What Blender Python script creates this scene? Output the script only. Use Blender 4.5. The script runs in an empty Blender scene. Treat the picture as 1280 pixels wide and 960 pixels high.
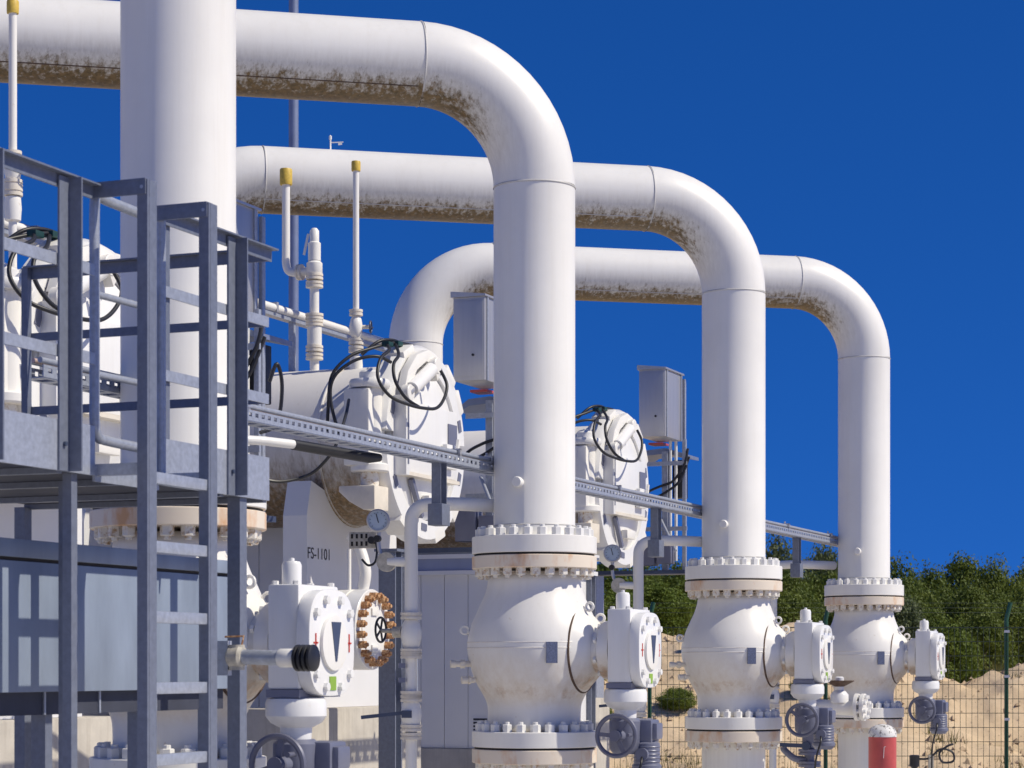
import bpy, bmesh, math, random
from mathutils import Vector, Matrix, noise
R = math.radians
random.seed(7)

# ------------------------------------------------------------------ camera, sky, sun, exposure
S = 0.00598            # metres per reference unit (a unit is one photo pixel at the distance of the second riser)
F = 2800.0             # focal length in photo pixels
HZ = 834.0             # horizon row in the photo
CAMZ = 1.7
BETA = math.atan2(1135, F)                     # the plant's row direction, measured from the view axis
AX = Vector((math.cos(BETA), -math.sin(BETA), 0))   # direction the closure doors face
BX = Vector((math.sin(BETA), math.cos(BETA), 0))    # direction of the row of valves
GND = -CAMZ / S

scene = bpy.context.scene
col = scene.collection
cam_data = bpy.data.cameras.new('camera')
cam_data.sensor_width = 36.0
cam_data.lens = 36.0 * F / 1280.0
cam_data.shift_y = (HZ - 480.0) / 1280.0
cam_data.clip_start = 0.1
cam_data.clip_end = 6000
cam_data.dof.use_dof = True
cam_data.dof.focus_distance = F * S * 1.08
cam_data.dof.aperture_fstop = 8.0
cam = bpy.data.objects.new('camera', cam_data)
cam.location = (0, 0, CAMZ)
cam.rotation_euler = (R(90), 0, 0)
col.objects.link(cam)
scene.camera = cam

SUN_ELEV = R(46)
SUN_H = Vector((0.972, -0.235))                # towards the sun, seen from above
sun_az = math.atan2(SUN_H.x, SUN_H.y)          # clockwise from +Y

world = bpy.data.worlds.new('World')
scene.world = world
world.use_nodes = True
wn = world.node_tree.nodes
wl = world.node_tree.links
wn.clear()
w_out = wn.new('ShaderNodeOutputWorld')
w_bg = wn.new('ShaderNodeBackground')
w_sky = wn.new('ShaderNodeTexSky')
w_sky.sky_type = 'NISHITA'
w_sky.sun_disc = False
w_sky.sun_elevation = SUN_ELEV
w_sky.sun_rotation = sun_az
w_sky.altitude = 2500
w_sky.air_density = 0.5
w_sky.dust_density = 0.0
w_sky.ozone_density = 10.0
# clear polarised sky: the gradient towards the horizon is flattened evenly all round
w_tc = wn.new('ShaderNodeTexCoord')
w_map = wn.new('ShaderNodeMapping')
w_map.inputs['Scale'].default_value = (1, 1, 0.5)
w_map.inputs['Location'].default_value = (0, 0, 0.145)
wl.new(w_tc.outputs['Generated'], w_map.inputs[0])
wl.new(w_map.outputs[0], w_sky.inputs[0])
w_hsv = wn.new('ShaderNodeHueSaturation')
w_hsv.inputs['Saturation'].default_value = 1.155
w_hsv.inputs['Hue'].default_value = 0.508
wl.new(w_sky.outputs[0], w_hsv.inputs['Color'])
wl.new(w_hsv.outputs[0], w_bg.inputs['Color'])
w_bg.inputs['Strength'].default_value = 0.11
wl.new(w_bg.outputs[0], w_out.inputs['Surface'])

sun_data = bpy.data.lights.new('sun', 'SUN')
sun_data.energy = 3.4
sun_data.angle = R(0.53)
sun_data.color = (1.0, 0.92, 0.75)
sun = bpy.data.objects.new('sun', sun_data)
sd = Vector((SUN_H.x * math.cos(SUN_ELEV), SUN_H.y * math.cos(SUN_ELEV), math.sin(SUN_ELEV)))
sun.rotation_euler = sd.to_track_quat('Z', 'Y').to_euler()
sun.location = sd * 60
col.objects.link(sun)

scene.view_settings.view_transform = 'Standard'
scene.view_settings.look = 'None'
scene.view_settings.exposure = 0.36
scene.view_settings.gamma = 1.0
scene.render.engine = 'CYCLES'
scene.cycles.use_denoising = True
scene.cycles.max_bounces = 8
scene.cycles.transparent_max_bounces = 8

# ------------------------------------------------------------------ materials
class NT:
    def __init__(self, name):
        self.m = bpy.data.materials.new(name)
        self.m.use_nodes = True
        self.n = self.m.node_tree.nodes
        self.l = self.m.node_tree.links
        self.n.clear()
        self.out = self.n.new('ShaderNodeOutputMaterial')
        self.b = self.n.new('ShaderNodeBsdfPrincipled')
        self.l.new(self.b.outputs[0], self.out.inputs[0])
        self.tc = self.n.new('ShaderNodeTexCoord')
        self.geo = self.n.new('ShaderNodeNewGeometry')
    def noise(self, scale, detail=4, rough=0.55, src=None, stretch=None):
        t = self.n.new('ShaderNodeTexNoise')
        t.inputs['Scale'].default_value = scale
        t.inputs['Detail'].default_value = detail
        t.inputs['Roughness'].default_value = rough
        s = src or self.geo.outputs['Position']
        if stretch:
            mp = self.n.new('ShaderNodeMapping')
            mp.inputs['Scale'].default_value = stretch
            self.l.new(s, mp.inputs[0]); s = mp.outputs[0]
        self.l.new(s, t.inputs['Vector'])
        return t.outputs['Fac']
    def ramp(self, src, a, b, ca=(0, 0, 0, 1), cb=(1, 1, 1, 1)):
        r = self.n.new('ShaderNodeValToRGB')
        r.color_ramp.elements[0].position = a
        r.color_ramp.elements[1].position = b
        r.color_ramp.elements[0].color = ca
        r.color_ramp.elements[1].color = cb
        self.l.new(src, r.inputs[0])
        return r.outputs[0]
    def math(self, op, a, b=None, clamp=False):
        m = self.n.new('ShaderNodeMath'); m.operation = op; m.use_clamp = clamp
        for i, v in enumerate((a, b)):
            if v is None: continue
            if hasattr(v, 'links') or hasattr(v, 'is_linked'): self.l.new(v, m.inputs[i])
            else: m.inputs[i].default_value = v
        return m.outputs[0]
    def mix(self, fac, a, b):
        m = self.n.new('ShaderNodeMix'); m.data_type = 'RGBA'
        for sock, v in ((m.inputs[0], fac), (m.inputs[6], a), (m.inputs[7], b)):
            if hasattr(v, 'is_linked'): self.l.new(v, sock)
            elif isinstance(v, (tuple, list)): sock.default_value = tuple(v[:3]) + (1,)
            else: sock.default_value = v
        return m.outputs[2]
    def normal_z(self):
        s = self.n.new('ShaderNodeSeparateXYZ')
        self.l.new(self.geo.outputs['Normal'], s.inputs[0])
        return s.outputs[2]
    def bump(self, src, strength=0.2, dist=0.01):
        b = self.n.new('ShaderNodeBump')
        b.inputs['Strength'].default_value = strength
        b.inputs['Distance'].default_value = dist
        self.l.new(src, b.inputs['Height'])
        self.l.new(b.outputs[0], self.b.inputs['Normal'])
    def base(self, v):
        if hasattr(v, 'is_linked'): self.l.new(v, self.b.inputs['Base Color'])
        else: self.b.inputs['Base Color'].default_value = tuple(v[:3]) + (1,)
    def set(self, rough=0.5, metal=0.0, spec=0.5):
        self.b.inputs['Roughness'].default_value = rough
        self.b.inputs['Metallic'].default_value = metal
        self.b.inputs['Specular IOR Level'].default_value = spec
        return self.m

def simple(name, c, rough=0.5, metal=0.0, var=0.12, scale=6.0, bump=0.0, bscale=60, spec=0.5, stretch=None):
    t = NT(name)
    n = t.noise(scale, 5, 0.6, stretch=stretch)
    f = t.ramp(n, 0.3, 0.7)
    t.base(t.mix(f, [x * (1 - var) for x in c], [min(1, x * (1 + var)) for x in c]))
    if bump: t.bump(t.noise(bscale, 3), bump, 0.004)
    return t.set(rough, metal, spec)

def dirty(name, c, dirt, lo, hi, streak=(1, 1, 1), spot=0.25, rough=0.42, film=None, var=0.05, cut=(0.38, 0.62), amp=1.0):
    """painted steel with algae and grime on the faces that look down; film: thin grey streaks further up"""
    t = NT(name)
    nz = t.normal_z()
    clean = t.mix(t.ramp(t.noise(1.7, 5, 0.6), 0.3, 0.7), [x * (1 - var) for x in c], c)
    sp = t.ramp(t.noise(23, 6, 0.65), 0.66, 0.74)
    clean = t.mix(t.math('MULTIPLY', sp, spot), clean, [dirt[0] * 1.6, dirt[1] * 1.5, dirt[2] * 1.4])
    stk = t.ramp(t.noise(5, 6, 0.7, stretch=(3, 3, .12)), 0.5, 0.8)
    clean = t.mix(t.math('MULTIPLY', stk, 0.22), clean, [c[0] * .72, c[1] * .68, c[2] * .62])
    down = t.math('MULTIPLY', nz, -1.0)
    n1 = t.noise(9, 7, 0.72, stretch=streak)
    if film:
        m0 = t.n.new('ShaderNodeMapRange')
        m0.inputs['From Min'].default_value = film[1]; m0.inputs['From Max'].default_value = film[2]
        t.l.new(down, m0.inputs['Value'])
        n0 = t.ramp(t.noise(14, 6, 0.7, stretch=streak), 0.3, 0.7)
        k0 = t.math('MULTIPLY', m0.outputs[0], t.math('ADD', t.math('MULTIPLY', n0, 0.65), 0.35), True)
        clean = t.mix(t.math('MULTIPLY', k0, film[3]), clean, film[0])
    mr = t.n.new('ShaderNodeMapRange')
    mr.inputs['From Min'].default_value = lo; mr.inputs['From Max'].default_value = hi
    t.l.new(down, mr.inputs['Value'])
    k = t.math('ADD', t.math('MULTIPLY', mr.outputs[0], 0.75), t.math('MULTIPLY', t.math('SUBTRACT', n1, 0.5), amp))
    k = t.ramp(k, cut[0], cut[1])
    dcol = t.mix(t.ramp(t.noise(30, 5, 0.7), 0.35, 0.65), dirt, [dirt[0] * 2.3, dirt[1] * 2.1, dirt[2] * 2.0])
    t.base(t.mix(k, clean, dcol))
    t.bump(t.noise(40, 4), 0.05, 0.004)
    return t.set(rough, 0, 0.4)

WHITE = (0.85, 0.835, 0.80)
M = {}
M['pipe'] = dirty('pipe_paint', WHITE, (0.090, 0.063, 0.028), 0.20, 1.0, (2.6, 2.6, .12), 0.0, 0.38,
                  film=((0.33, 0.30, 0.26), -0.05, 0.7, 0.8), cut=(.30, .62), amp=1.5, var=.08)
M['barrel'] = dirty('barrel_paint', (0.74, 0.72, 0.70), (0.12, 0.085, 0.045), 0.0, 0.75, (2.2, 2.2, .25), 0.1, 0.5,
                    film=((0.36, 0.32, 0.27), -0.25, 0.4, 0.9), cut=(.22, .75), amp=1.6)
M['valve'] = dirty('valve_paint', (0.80, 0.785, 0.76), (0.22, 0.13, 0.06), 0.05, 0.62, (1.2, 1.2, .8), 0.5, 0.4,
                   film=((0.50, 0.39, 0.27), 0.0, 0.6, 0.75), cut=(.60,1.0))
M['white'] = dirty('white_paint', WHITE, (0.30, 0.22, 0.13), 0.5, 1.6, (1.5, 1.5, .4), 0.35, 0.4, film=((0.55, 0.50, 0.43), -0.3, 0.9, 0.35), var=0.06)
M['bright'] = dirty('gloss_white_paint', (0.82, 0.82, 0.82), (0.34, 0.26, 0.17), 0.6, 1.7, (1.5, 1.5, .3), 0.3, 0.3, film=((0.60, 0.56, 0.50), -0.4, 0.9, 0.25), var=0.05)
M['cream'] = simple('aged_cream_paint', (0.74, 0.68, 0.58), 0.45, var=0.08, scale=9)
t = NT('rusty_cream_paint')
rb = t.ramp(t.noise(3.2, 6, 0.65, stretch=(1, 1, .5)), 0.50, 0.64)
t.base(t.mix(t.math('MULTIPLY', rb, 0.8), (0.75, 0.66, 0.55), (0.62, 0.30, 0.10)))
M['rustcream'] = t.set(0.5)
t = NT('weathered_nut')
nb = t.ramp(t.noise(26, 5, 0.7), 0.5, 0.66)
t.base(t.mix(nb, (0.74, 0.71, 0.65), (0.42, 0.27, 0.13)))
M['nut'] = t.set(0.5)
M['nutwhite'] = simple('painted_nut', (0.76, 0.755, 0.74), 0.4, var=0.05)
t = NT('rusted_bolt')
nb = t.ramp(t.noise(70, 4, 0.7), 0.42, 0.62)
t.base(t.mix(nb, (0.30, 0.12, 0.04), (0.62, 0.40, 0.22)))
M['rustbolt'] = t.set(0.65)
M['rust'] = simple('rust_seam', (0.10, 0.06, 0.04), 0.8, var=0.4, scale=30)
M['weld'] = dirty('weld_bead', (0.60, 0.59, 0.57), (0.075, 0.052, 0.026), 0.30, 1.02, (2.4, 2.4, .16), 0.5, 0.5, cut=(.30, .62), amp=1.5)
M['gasket'] = simple('black_gasket', (0.015, 0.012, 0.012), 0.7)
M['rubber'] = simple('black_rubber', (0.013, 0.014, 0.02), 0.45, var=0.2)
M['steel'] = simple('platform_steel', (0.165, 0.185, 0.245), 0.45, 0.15, var=0.13, scale=34, bump=0.05)
M['galv'] = simple('galvanised_steel', (0.38, 0.41, 0.48), 0.42, 0.35, var=0.15, scale=40, bump=0.05)
M['panel'] = simple('galvanised_sheet', (0.225, 0.27, 0.355), 0.5, 0.0, var=0.2, scale=4, bump=0.04, stretch=(1, 1, .3))
M['darksteel'] = simple('dark_steel', (0.06, 0.08, 0.14), 0.5, 0.3, var=0.15)
M['shaded_underside'] = simple('underside_shade_tone', (0.045, 0.05, 0.075), 0.7, 0.1, var=0.2)  # darker steel, the shade of the undersides is put into its colour
M['stainless'] = simple('stainless_cabinet', (0.50, 0.50, 0.52), 0.36, 0.55, var=0.05, scale=3, stretch=(8, 8, .5))
M['lampgrey'] = simple('lamp_pole_grey', (0.22, 0.26, 0.38), 0.45, 0.3, var=0.08)
M['motor'] = simple('grey_actuator_paint', (0.17, 0.18, 0.25), 0.4, 0.1, var=0.08)
M['wheel'] = simple('handwheel_grey', (0.14, 0.145, 0.20), 0.45, 0.2, var=0.1)
M['yellow'] = simple('yellow_cap', (0.62, 0.43, 0.07), 0.5, var=0.15, scale=40)
M['cabin'] = simple('cabin_cladding', (0.72, 0.72, 0.74), 0.45, var=0.03, scale=2)
M['shaded_fascia'] = simple('eave_shadow_tone', (0.27, 0.31, 0.46), 0.45, var=0.06)  # eave shadow put into the blue-grey colour of the band
M['red'] = simple('red_paint', (0.52, 0.085, 0.08), 0.4, var=0.12, scale=9)
M['label'] = simple('name_plate', (0.12, 0.14, 0.22), 0.35, 0.2, var=0.3, scale=90)
M['pointer'] = simple('pointer_blue', (0.05, 0.07, 0.13), 0.4)
M['ink'] = simple('black_ink', (0.04, 0.04, 0.05), 0.6, var=0.3, scale=80)
M['redink'] = simple('red_ink', (0.55, 0.05, 0.03), 0.5)
M['green'] = simple('green_label', (0.25, 0.42, 0.05), 0.5)
M['teal'] = simple('teal_clip', (0.008, 0.045, 0.042), 0.5)
M['dial'] = simple('gauge_dial', (0.42, 0.50, 0.60), 0.25, var=0.05)
M['fence'] = simple('green_fence_paint', (0.008, 0.075, 0.045), 0.4, var=0.15)
M['wire'] = simple('fence_wire', (0.035, 0.05, 0.035), 0.5, 0.2)
M['beige'] = simple('weathered_fitting', (0.45, 0.42, 0.36), 0.6, var=0.25, scale=30)
M['lens'] = simple('opal_lens', (0.55, 0.50, 0.44), 0.25)
M['copper'] = simple('pinkish_conduit', (0.62, 0.46, 0.42), 0.4, 0.2, var=0.2)
t = NT('cast_concrete')
cn = t.ramp(t.noise(3, 7, 0.65), 0.3, 0.72)
cs = t.ramp(t.noise(5, 5, 0.6, stretch=(3, 3, .3)), 0.5, 0.75)
cc = t.mix(cn, (0.40, 0.37, 0.33), (0.56, 0.52, 0.46))
t.base(t.mix(t.math('MULTIPLY', cs, 0.4), cc, (0.25, 0.21, 0.17)))
t.bump(t.noise(50, 5), 0.25, 0.004)
M['concrete'] = t.set(0.85)
t = NT('speckled_cap')
t.base(t.mix(t.ramp(t.noise(26, 5, 0.7), 0.52, 0.62), (0.72, 0.71, 0.70), (0.16, 0.15, 0.15)))
M['speckle'] = t.set(0.6)
t = NT('sandy_ground')
sn = t.ramp(t.noise(0.5, 8, 0.62), 0.3, 0.7)
sg = t.ramp(t.noise(4, 9, 0.82), 0.42, 0.66)
sc_ = t.mix(sn, (0.63, 0.465, 0.285), (0.78, 0.62, 0.43))
sc_ = t.mix(t.math('MULTIPLY', sg, 0.38), sc_, (0.42, 0.29, 0.17))
gr = t.ramp(t.noise(0.33, 6, 0.7), 0.60, 0.68)
t.base(t.mix(t.math('MULTIPLY', gr, 0.35), sc_, (0.13, 0.13, 0.04)))
t.bump(t.noise(5, 9, 0.75), 0.5, 0.10)
M['sand'] = t.set(0.95, 0, 0.1)

def leafmat(name, c1, c2):
    t = NT(name)
    oi = t.n.new('ShaderNodeObjectInfo')
    f = t.ramp(t.noise(1.2, 4, 0.6), 0.35, 0.65)
    f2 = t.math('ADD', t.math('MULTIPLY', f, 0.7), t.math('MULTIPLY', oi.outputs['Random'], 0.3))
    t.base(t.mix(f2, c1, c2))
    t.b.inputs['Roughness'].default_value = 0.55
    t.b.inputs['Specular IOR Level'].default_value = 0.3
    tr = t.n.new('ShaderNodeBsdfTranslucent')
    t.l.new(t.mix(0.5, c2, (0.12, 0.16, 0.03)), tr.inputs[0])
    mx = t.n.new('ShaderNodeMixShader'); mx.inputs[0].default_value = 0.3
    t.l.new(t.b.outputs[0], mx.inputs[1]); t.l.new(tr.outputs[0], mx.inputs[2])
    t.l.new(mx.outputs[0], t.out.inputs[0])
    return t.m
M['leaf_dark'] = leafmat('dark_foliage', (0.055, 0.098, 0.013), (0.16, 0.20, 0.030))
M['leaf_light'] = leafmat('light_foliage', (0.085, 0.14, 0.014), (0.18, 0.23, 0.035))
M['leaf_pale'] = leafmat('pale_foliage', (0.085, 0.12, 0.05), (0.14, 0.17, 0.08))
M['bark'] = simple('bark', (0.08, 0.06, 0.045), 0.9, var=0.3, scale=20)

# ------------------------------------------------------------------ mesh helpers (all numbers in reference units, scaled by S on build)
class MB:
    def __init__(self):
        self.v = []; self.f = []
    def add(self, vs, fs):
        o = len(self.v)
        self.v += [tuple(p) for p in vs]
        self.f += [tuple(i + o for i in q) for q in fs]
        return self
    def box(self, x0, x1, y0, y1, z0, z1, mat=None):
        vs = [(x, y, z) for z in (z0, z1) for y in (y0, y1) for x in (x0, x1)]
        if mat: vs = [mat @ Vector(p) for p in vs]
        return self.add(vs, [(0, 2, 3, 1), (4, 5, 7, 6), (0, 1, 5, 4), (2, 6, 7, 3), (0, 4, 6, 2), (1, 3, 7, 5)])
    def bar(self, p, q, w, h, up=(0, 0, 1)):
        """rectangular bar from p to q; w sideways, h along up"""
        p = Vector(p); q = Vector(q); d = (q - p).normalized(); u = Vector(up)
        s = d.cross(u)
        if s.length < 1e-6: s = d.cross(Vector((1, 0, 0)))
        s.normalize(); u = s.cross(d)
        vs = []
        for c in (p, q):
            for a, b in ((-1, -1), (1, -1), (1, 1), (-1, 1)):
                vs.append(c + s * (a * w / 2) + u * (b * h / 2))
        return self.add(vs, [(0, 3, 2, 1), (4, 5, 6, 7), (0, 1, 5, 4), (1, 2, 6, 5), (2, 3, 7, 6), (3, 0, 4, 7)])
    def lathe(self, prof, n=32, o=(0, 0, 0), ax=(0, 0, 1), closed=False):
        """prof: list of (radius, distance along axis)"""
        o = Vector(o); ax = Vector(ax).normalized()
        e = Vector((1, 0, 0)) if abs(ax.x) < 0.9 else Vector((0, 1, 0))
        s = ax.cross(e).normalized(); u = ax.cross(s)
        vs = []; fs = []
        for r, z in prof:
            for i in range(n):
                a = 2 * math.pi * i / n
                vs.append(o + ax * z + (s * math.cos(a) + u * math.sin(a)) * max(r, 1e-4))
        m = len(prof)
        for j in range(m - 1 if not closed else m):
            k = (j + 1) % m
            for i in range(n):
                i2 = (i + 1) % n
                fs.append((j * n + i, j * n + i2, k * n + i2, k * n + i))
        if not closed:
            if prof[0][0] > 1e-3: fs.append(tuple(range(n))[::-1])
            if prof[-1][0] > 1e-3: fs.append(tuple((m - 1) * n + i for i in range(n)))
        return self.add(vs, fs)
    def cyl(self, p, q, r, r2=None, n=20):
        p = Vector(p); q = Vector(q); d = q - p
        return self.lathe([(r, 0), (r if r2 is None else r2, d.length)], n, p, d)
    def ring(self, o, ax, r, t, n=32, k=8):
        return self.lathe([(r + t * math.cos(2 * math.pi * i / k), t * math.sin(2 * math.pi * i / k)) for i in range(k)], n, o, ax, True)
    def tube(self, pts, r, n=10, cap=True):
        pts = [Vector(p) for p in pts]
        m = len(pts); vs = []; fs = []; s = None
        for i, p in enumerate(pts):
            d = (pts[min(i + 1, m - 1)] - pts[max(i - 1, 0)]).normalized()
            if s is None:
                e = Vector((0, 0, 1)) if abs(d.z) < 0.9 else Vector((1, 0, 0))
                s = d.cross(e).normalized()
            else:
                s = (s - d * s.dot(d)).normalized()
            u = d.cross(s)
            rr = r[i] if isinstance(r, (list, tuple)) else r
            for j in range(n):
                a = 2 * math.pi * j / n
                vs.append(p + (s * math.cos(a) + u * math.sin(a)) * rr)
        for i in range(m - 1):
            for j in range(n):
                j2 = (j + 1) % n
                fs.append((i * n + j, i * n + j2, (i + 1) * n + j2, (i + 1) * n + j))
        if cap:
            fs.append(tuple(range(n))[::-1]); fs.append(tuple((m - 1) * n + j for j in range(n)))
        return self.add(vs, fs)
    def prism(self, poly, o, e1, e2, d):
        """polygon in the plane (e1, e2) at o, pushed along vector d"""
        o = Vector(o); e1 = Vector(e1); e2 = Vector(e2); d = Vector(d)
        n = len(poly)
        vs = [o + e1 * a + e2 * b for a, b in poly]; vs += [p + d for p in vs]
        fs = [tuple(range(n))[::-1], tuple(range(n, 2 * n))] + [(i, (i + 1) % n, n + (i + 1) % n, n + i) for i in range(n)]
        return self.add(vs, fs)
    def mesh(self, name, bev=0.0, smooth=True, ang=40, scale=S, mat=None):
        me = bpy.data.meshes.new(name)
        me.from_pydata([(x * scale, y * scale, z * scale) for x, y, z in self.v], [], self.f)
        bm = bmesh.new(); bm.from_mesh(me)
        bmesh.ops.recalc_face_normals(bm, faces=bm.faces)
        if bev:
            es = [e for e in bm.edges if len(e.link_faces) == 2 and e.calc_face_angle(0) > R(50)]
            bmesh.ops.bevel(bm, geom=es, offset=bev * scale, segments=2, profile=0.6, affect='EDGES', clamp_overlap=True)
        bm.to_mesh(me); bm.free()
        if smooth:
            me.shade_smooth(); me.set_sharp_from_angle(angle=R(ang))
        if mat is not None: me.materials.append(M[mat])
        return me
    def build(self, name, mat, parent=None, **k):
        return link(name, self.mesh(name, mat=mat, **k), parent)

def link(name, me, parent=None, loc=None, rot=None):
    o = bpy.data.objects.new(name, me)
    col.objects.link(o)
    if parent is not None: o.parent = parent
    if loc is not None: o.location = loc
    if rot is not None: o.rotation_euler = rot
    return o
def tag(o, label, cat, group=None, kind=None):
    if label: o['label'] = label
    if cat: o['category'] = cat
    if group: o['group'] = group
    if kind: o['kind'] = kind
    return o
def PT(x, y, d):
    return Vector(((x - 640) * d, F * d, (HZ - y) * d))
def wpos(p):
    return (p.x * S, p.y * S, CAMZ + p.z * S)
def thing(name, label, cat, at, rot=True, group=None):
    """Empty at unit position AT; turned so that local x is the doors' direction and local y the row's"""
    o = bpy.data.objects.new(name, None)
    o.empty_display_size = 0.2
    col.objects.link(o)
    o.location = wpos(at)
    if rot: o.rotation_euler = (0, 0, -BETA)
    return tag(o, label, cat, group)
class Loc:
    """turns photo pixels at a distance into a thing's local units"""
    def __init__(self, at, rot=True):
        self.at = at; self.rot = rot
    def __call__(self, x, y, d):
        p = PT(x, y, d) - self.at
        return self.w(p)
    def w(self, p):
        return Vector((p.dot(AX), p.dot(BX), p.z)) if self.rot else p
def copy_tree(o, parent=None):
    c = o.copy(); col.objects.link(c); c.parent = parent
    for ch in list(o.children): copy_tree(ch, c)
    return c
def along_b(p, x):
    """point on the line p + t*BX whose photo column is x"""
    k = (x - 640) / F
    t_ = (k * p.y - p.x) / (BX.x - k * BX.y)
    return p + BX * t_
def along_a(p, x):
    k = (x - 640) / F
    t_ = (k * p.y - p.x) / (AX.x - k * AX.y)
    return p + AX * t_
def smooth_path(pts, n=6):
    """Catmull-Rom through the points"""
    pts = [Vector(p) for p in pts]; out = []
    for i in range(len(pts) - 1):
        p0 = pts[max(i - 1, 0)]; p1 = pts[i]; p2 = pts[i + 1]; p3 = pts[min(i + 2, len(pts) - 1)]
        for j in range(n):
            t_ = j / n
            out.append(0.5 * ((2 * p1) + (p2 - p0) * t_ + (2 * p0 - 5 * p1 + 4 * p2 - p3) * t_ ** 2 + (3 * p1 - p0 - 3 * p2 + p3) * t_ ** 3))
    out.append(pts[-1])
    return out
def hexnut(r, h, mat, name='bolt', stud=True):
    b = MB().lathe([(r * 0.86, 0), (r, 0.001), (r, h * 0.72), (r * 0.82, h * 0.78)], 6)
    if stud: b.lathe([(r * 0.5, h * 0.7), (r * 0.5, h), (r * 0.42, h * 1.03)], 8)
    return b.mesh(name, smooth=False, mat=mat)
def bolt_ring(parent, me, n, rad, z, ax='z', phase=0.5, flip=False):
    for i in range(n):
        a = 2 * math.pi * (i + phase) / n
        if ax == 'z':
            link('bolt', me, parent, (rad * math.cos(a) * S, rad * math.sin(a) * S, z * S), (math.pi if flip else 0, 0, a))
        else:
            link('bolt', me, parent, (z * S, rad * math.cos(a) * S, rad * math.sin(a) * S), (0, math.pi / 2, 0))

# ------------------------------------------------------------------ ground
def hgt(x, y):
    e = min(1, max(0, (y - 34.5) / 9.0)); e = e * e * (3 - 2 * e)
    left = min(1, max(0, (8.5 - x) / 5.0)); left = left * left * (3 - 2 * left)
    right = 0.75 + 1.4 * left
    z = e * right
    for cx, cy, sx, sy, h_ in ((6.2, 43, 1.6, 4, 0.85), (9.6, 41.0, 1.3, 2.6, 1.0), (7.4, 40.5, 1.8, 2.5, 0.45), (11.4, 42, 1.2, 3, 0.5), (13.6, 42, 1.5, 3, 0.85), (3.0, 40, 2, 2.5, 0.35)):
        z += h_ * math.exp(-((x - cx) / sx) ** 2 - ((y - cy) / sy) ** 2)
    far = min(1, max(0, (y - 46) / 20)); z += (0.9 - 0.4 * left) * far
    if y > 33:
        k = min(1, (y - 33) / 5)
        z += k * (0.28 * noise.noise((x * 0.5, y * 0.5, 3)) + 0.18 * noise.noise((x * 1.5, y * 1.2, 8)) + 0.09 * noise.noise((x * 4, y * 3, 1)) + 0.05 * noise.noise((x * 9, y * 7, 5)))
    return z
xs = [-900, -300, -120, -60, -35] + [-20 + 0.6 * i for i in range(35)] + [1 + 0.14 * i for i in range(150)] + [22.5 + i for i in range(12)] + [36, 50, 90, 200, 500, 1000]
ys = [-60, -20, 0, 15, 25, 32] + [33 + 0.15 * i for i in range(130)] + [53 + 1.2 * i for i in range(28)] + [90, 110, 150, 250, 500, 1200, 3000]
gv = [(x, y, hgt(x, y) if y < 200 else 1.9) for y in ys for x in xs]
nx = len(xs)
gf = [(j * nx + i, j * nx + i + 1, (j + 1) * nx + i + 1, (j + 1) * nx + i) for j in range(len(ys) - 1) for i in range(nx - 1)]
gm = MB().add(gv, gf).mesh('ground', scale=1.0, mat='sand', ang=180)
tag(link('ground', gm), None, None, kind='structure')

t = NT('pale_gravel')
vn = t.n.new('ShaderNodeTexVoronoi'); vn.inputs['Scale'].default_value = 26
t.l.new(t.geo.outputs['Position'], vn.inputs['Vector'])
t.base(t.mix(vn.outputs['Color'], (0.54, 0.52, 0.50), (0.72, 0.70, 0.66)))
t.bump(vn.outputs['Distance'], 0.6, 0.02)
M['gravel'] = t.set(0.9)
yard = MB().box(-30, 30, -20, 30.5, -0.02, 0.012).mesh('gravel_yard', scale=1.0, mat='gravel', smooth=False)
tag(link('gravel_yard', yard), None, None, kind='structure')

# ------------------------------------------------------------------ overhead gas pipes, ball valves and standpipes
PDIR = Vector((math.sin(R(77)), math.cos(R(77)), 0))
RISERS = [(223, 0.7125), (668, 1.0), (917, 1.289), (1080, 1.586)]
ER = 147.0; PR = 51.0
nut_top = hexnut(6.4, 12.5, 'nutwhite')
nut_low = hexnut(6.2, 12, 'nut')

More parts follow.
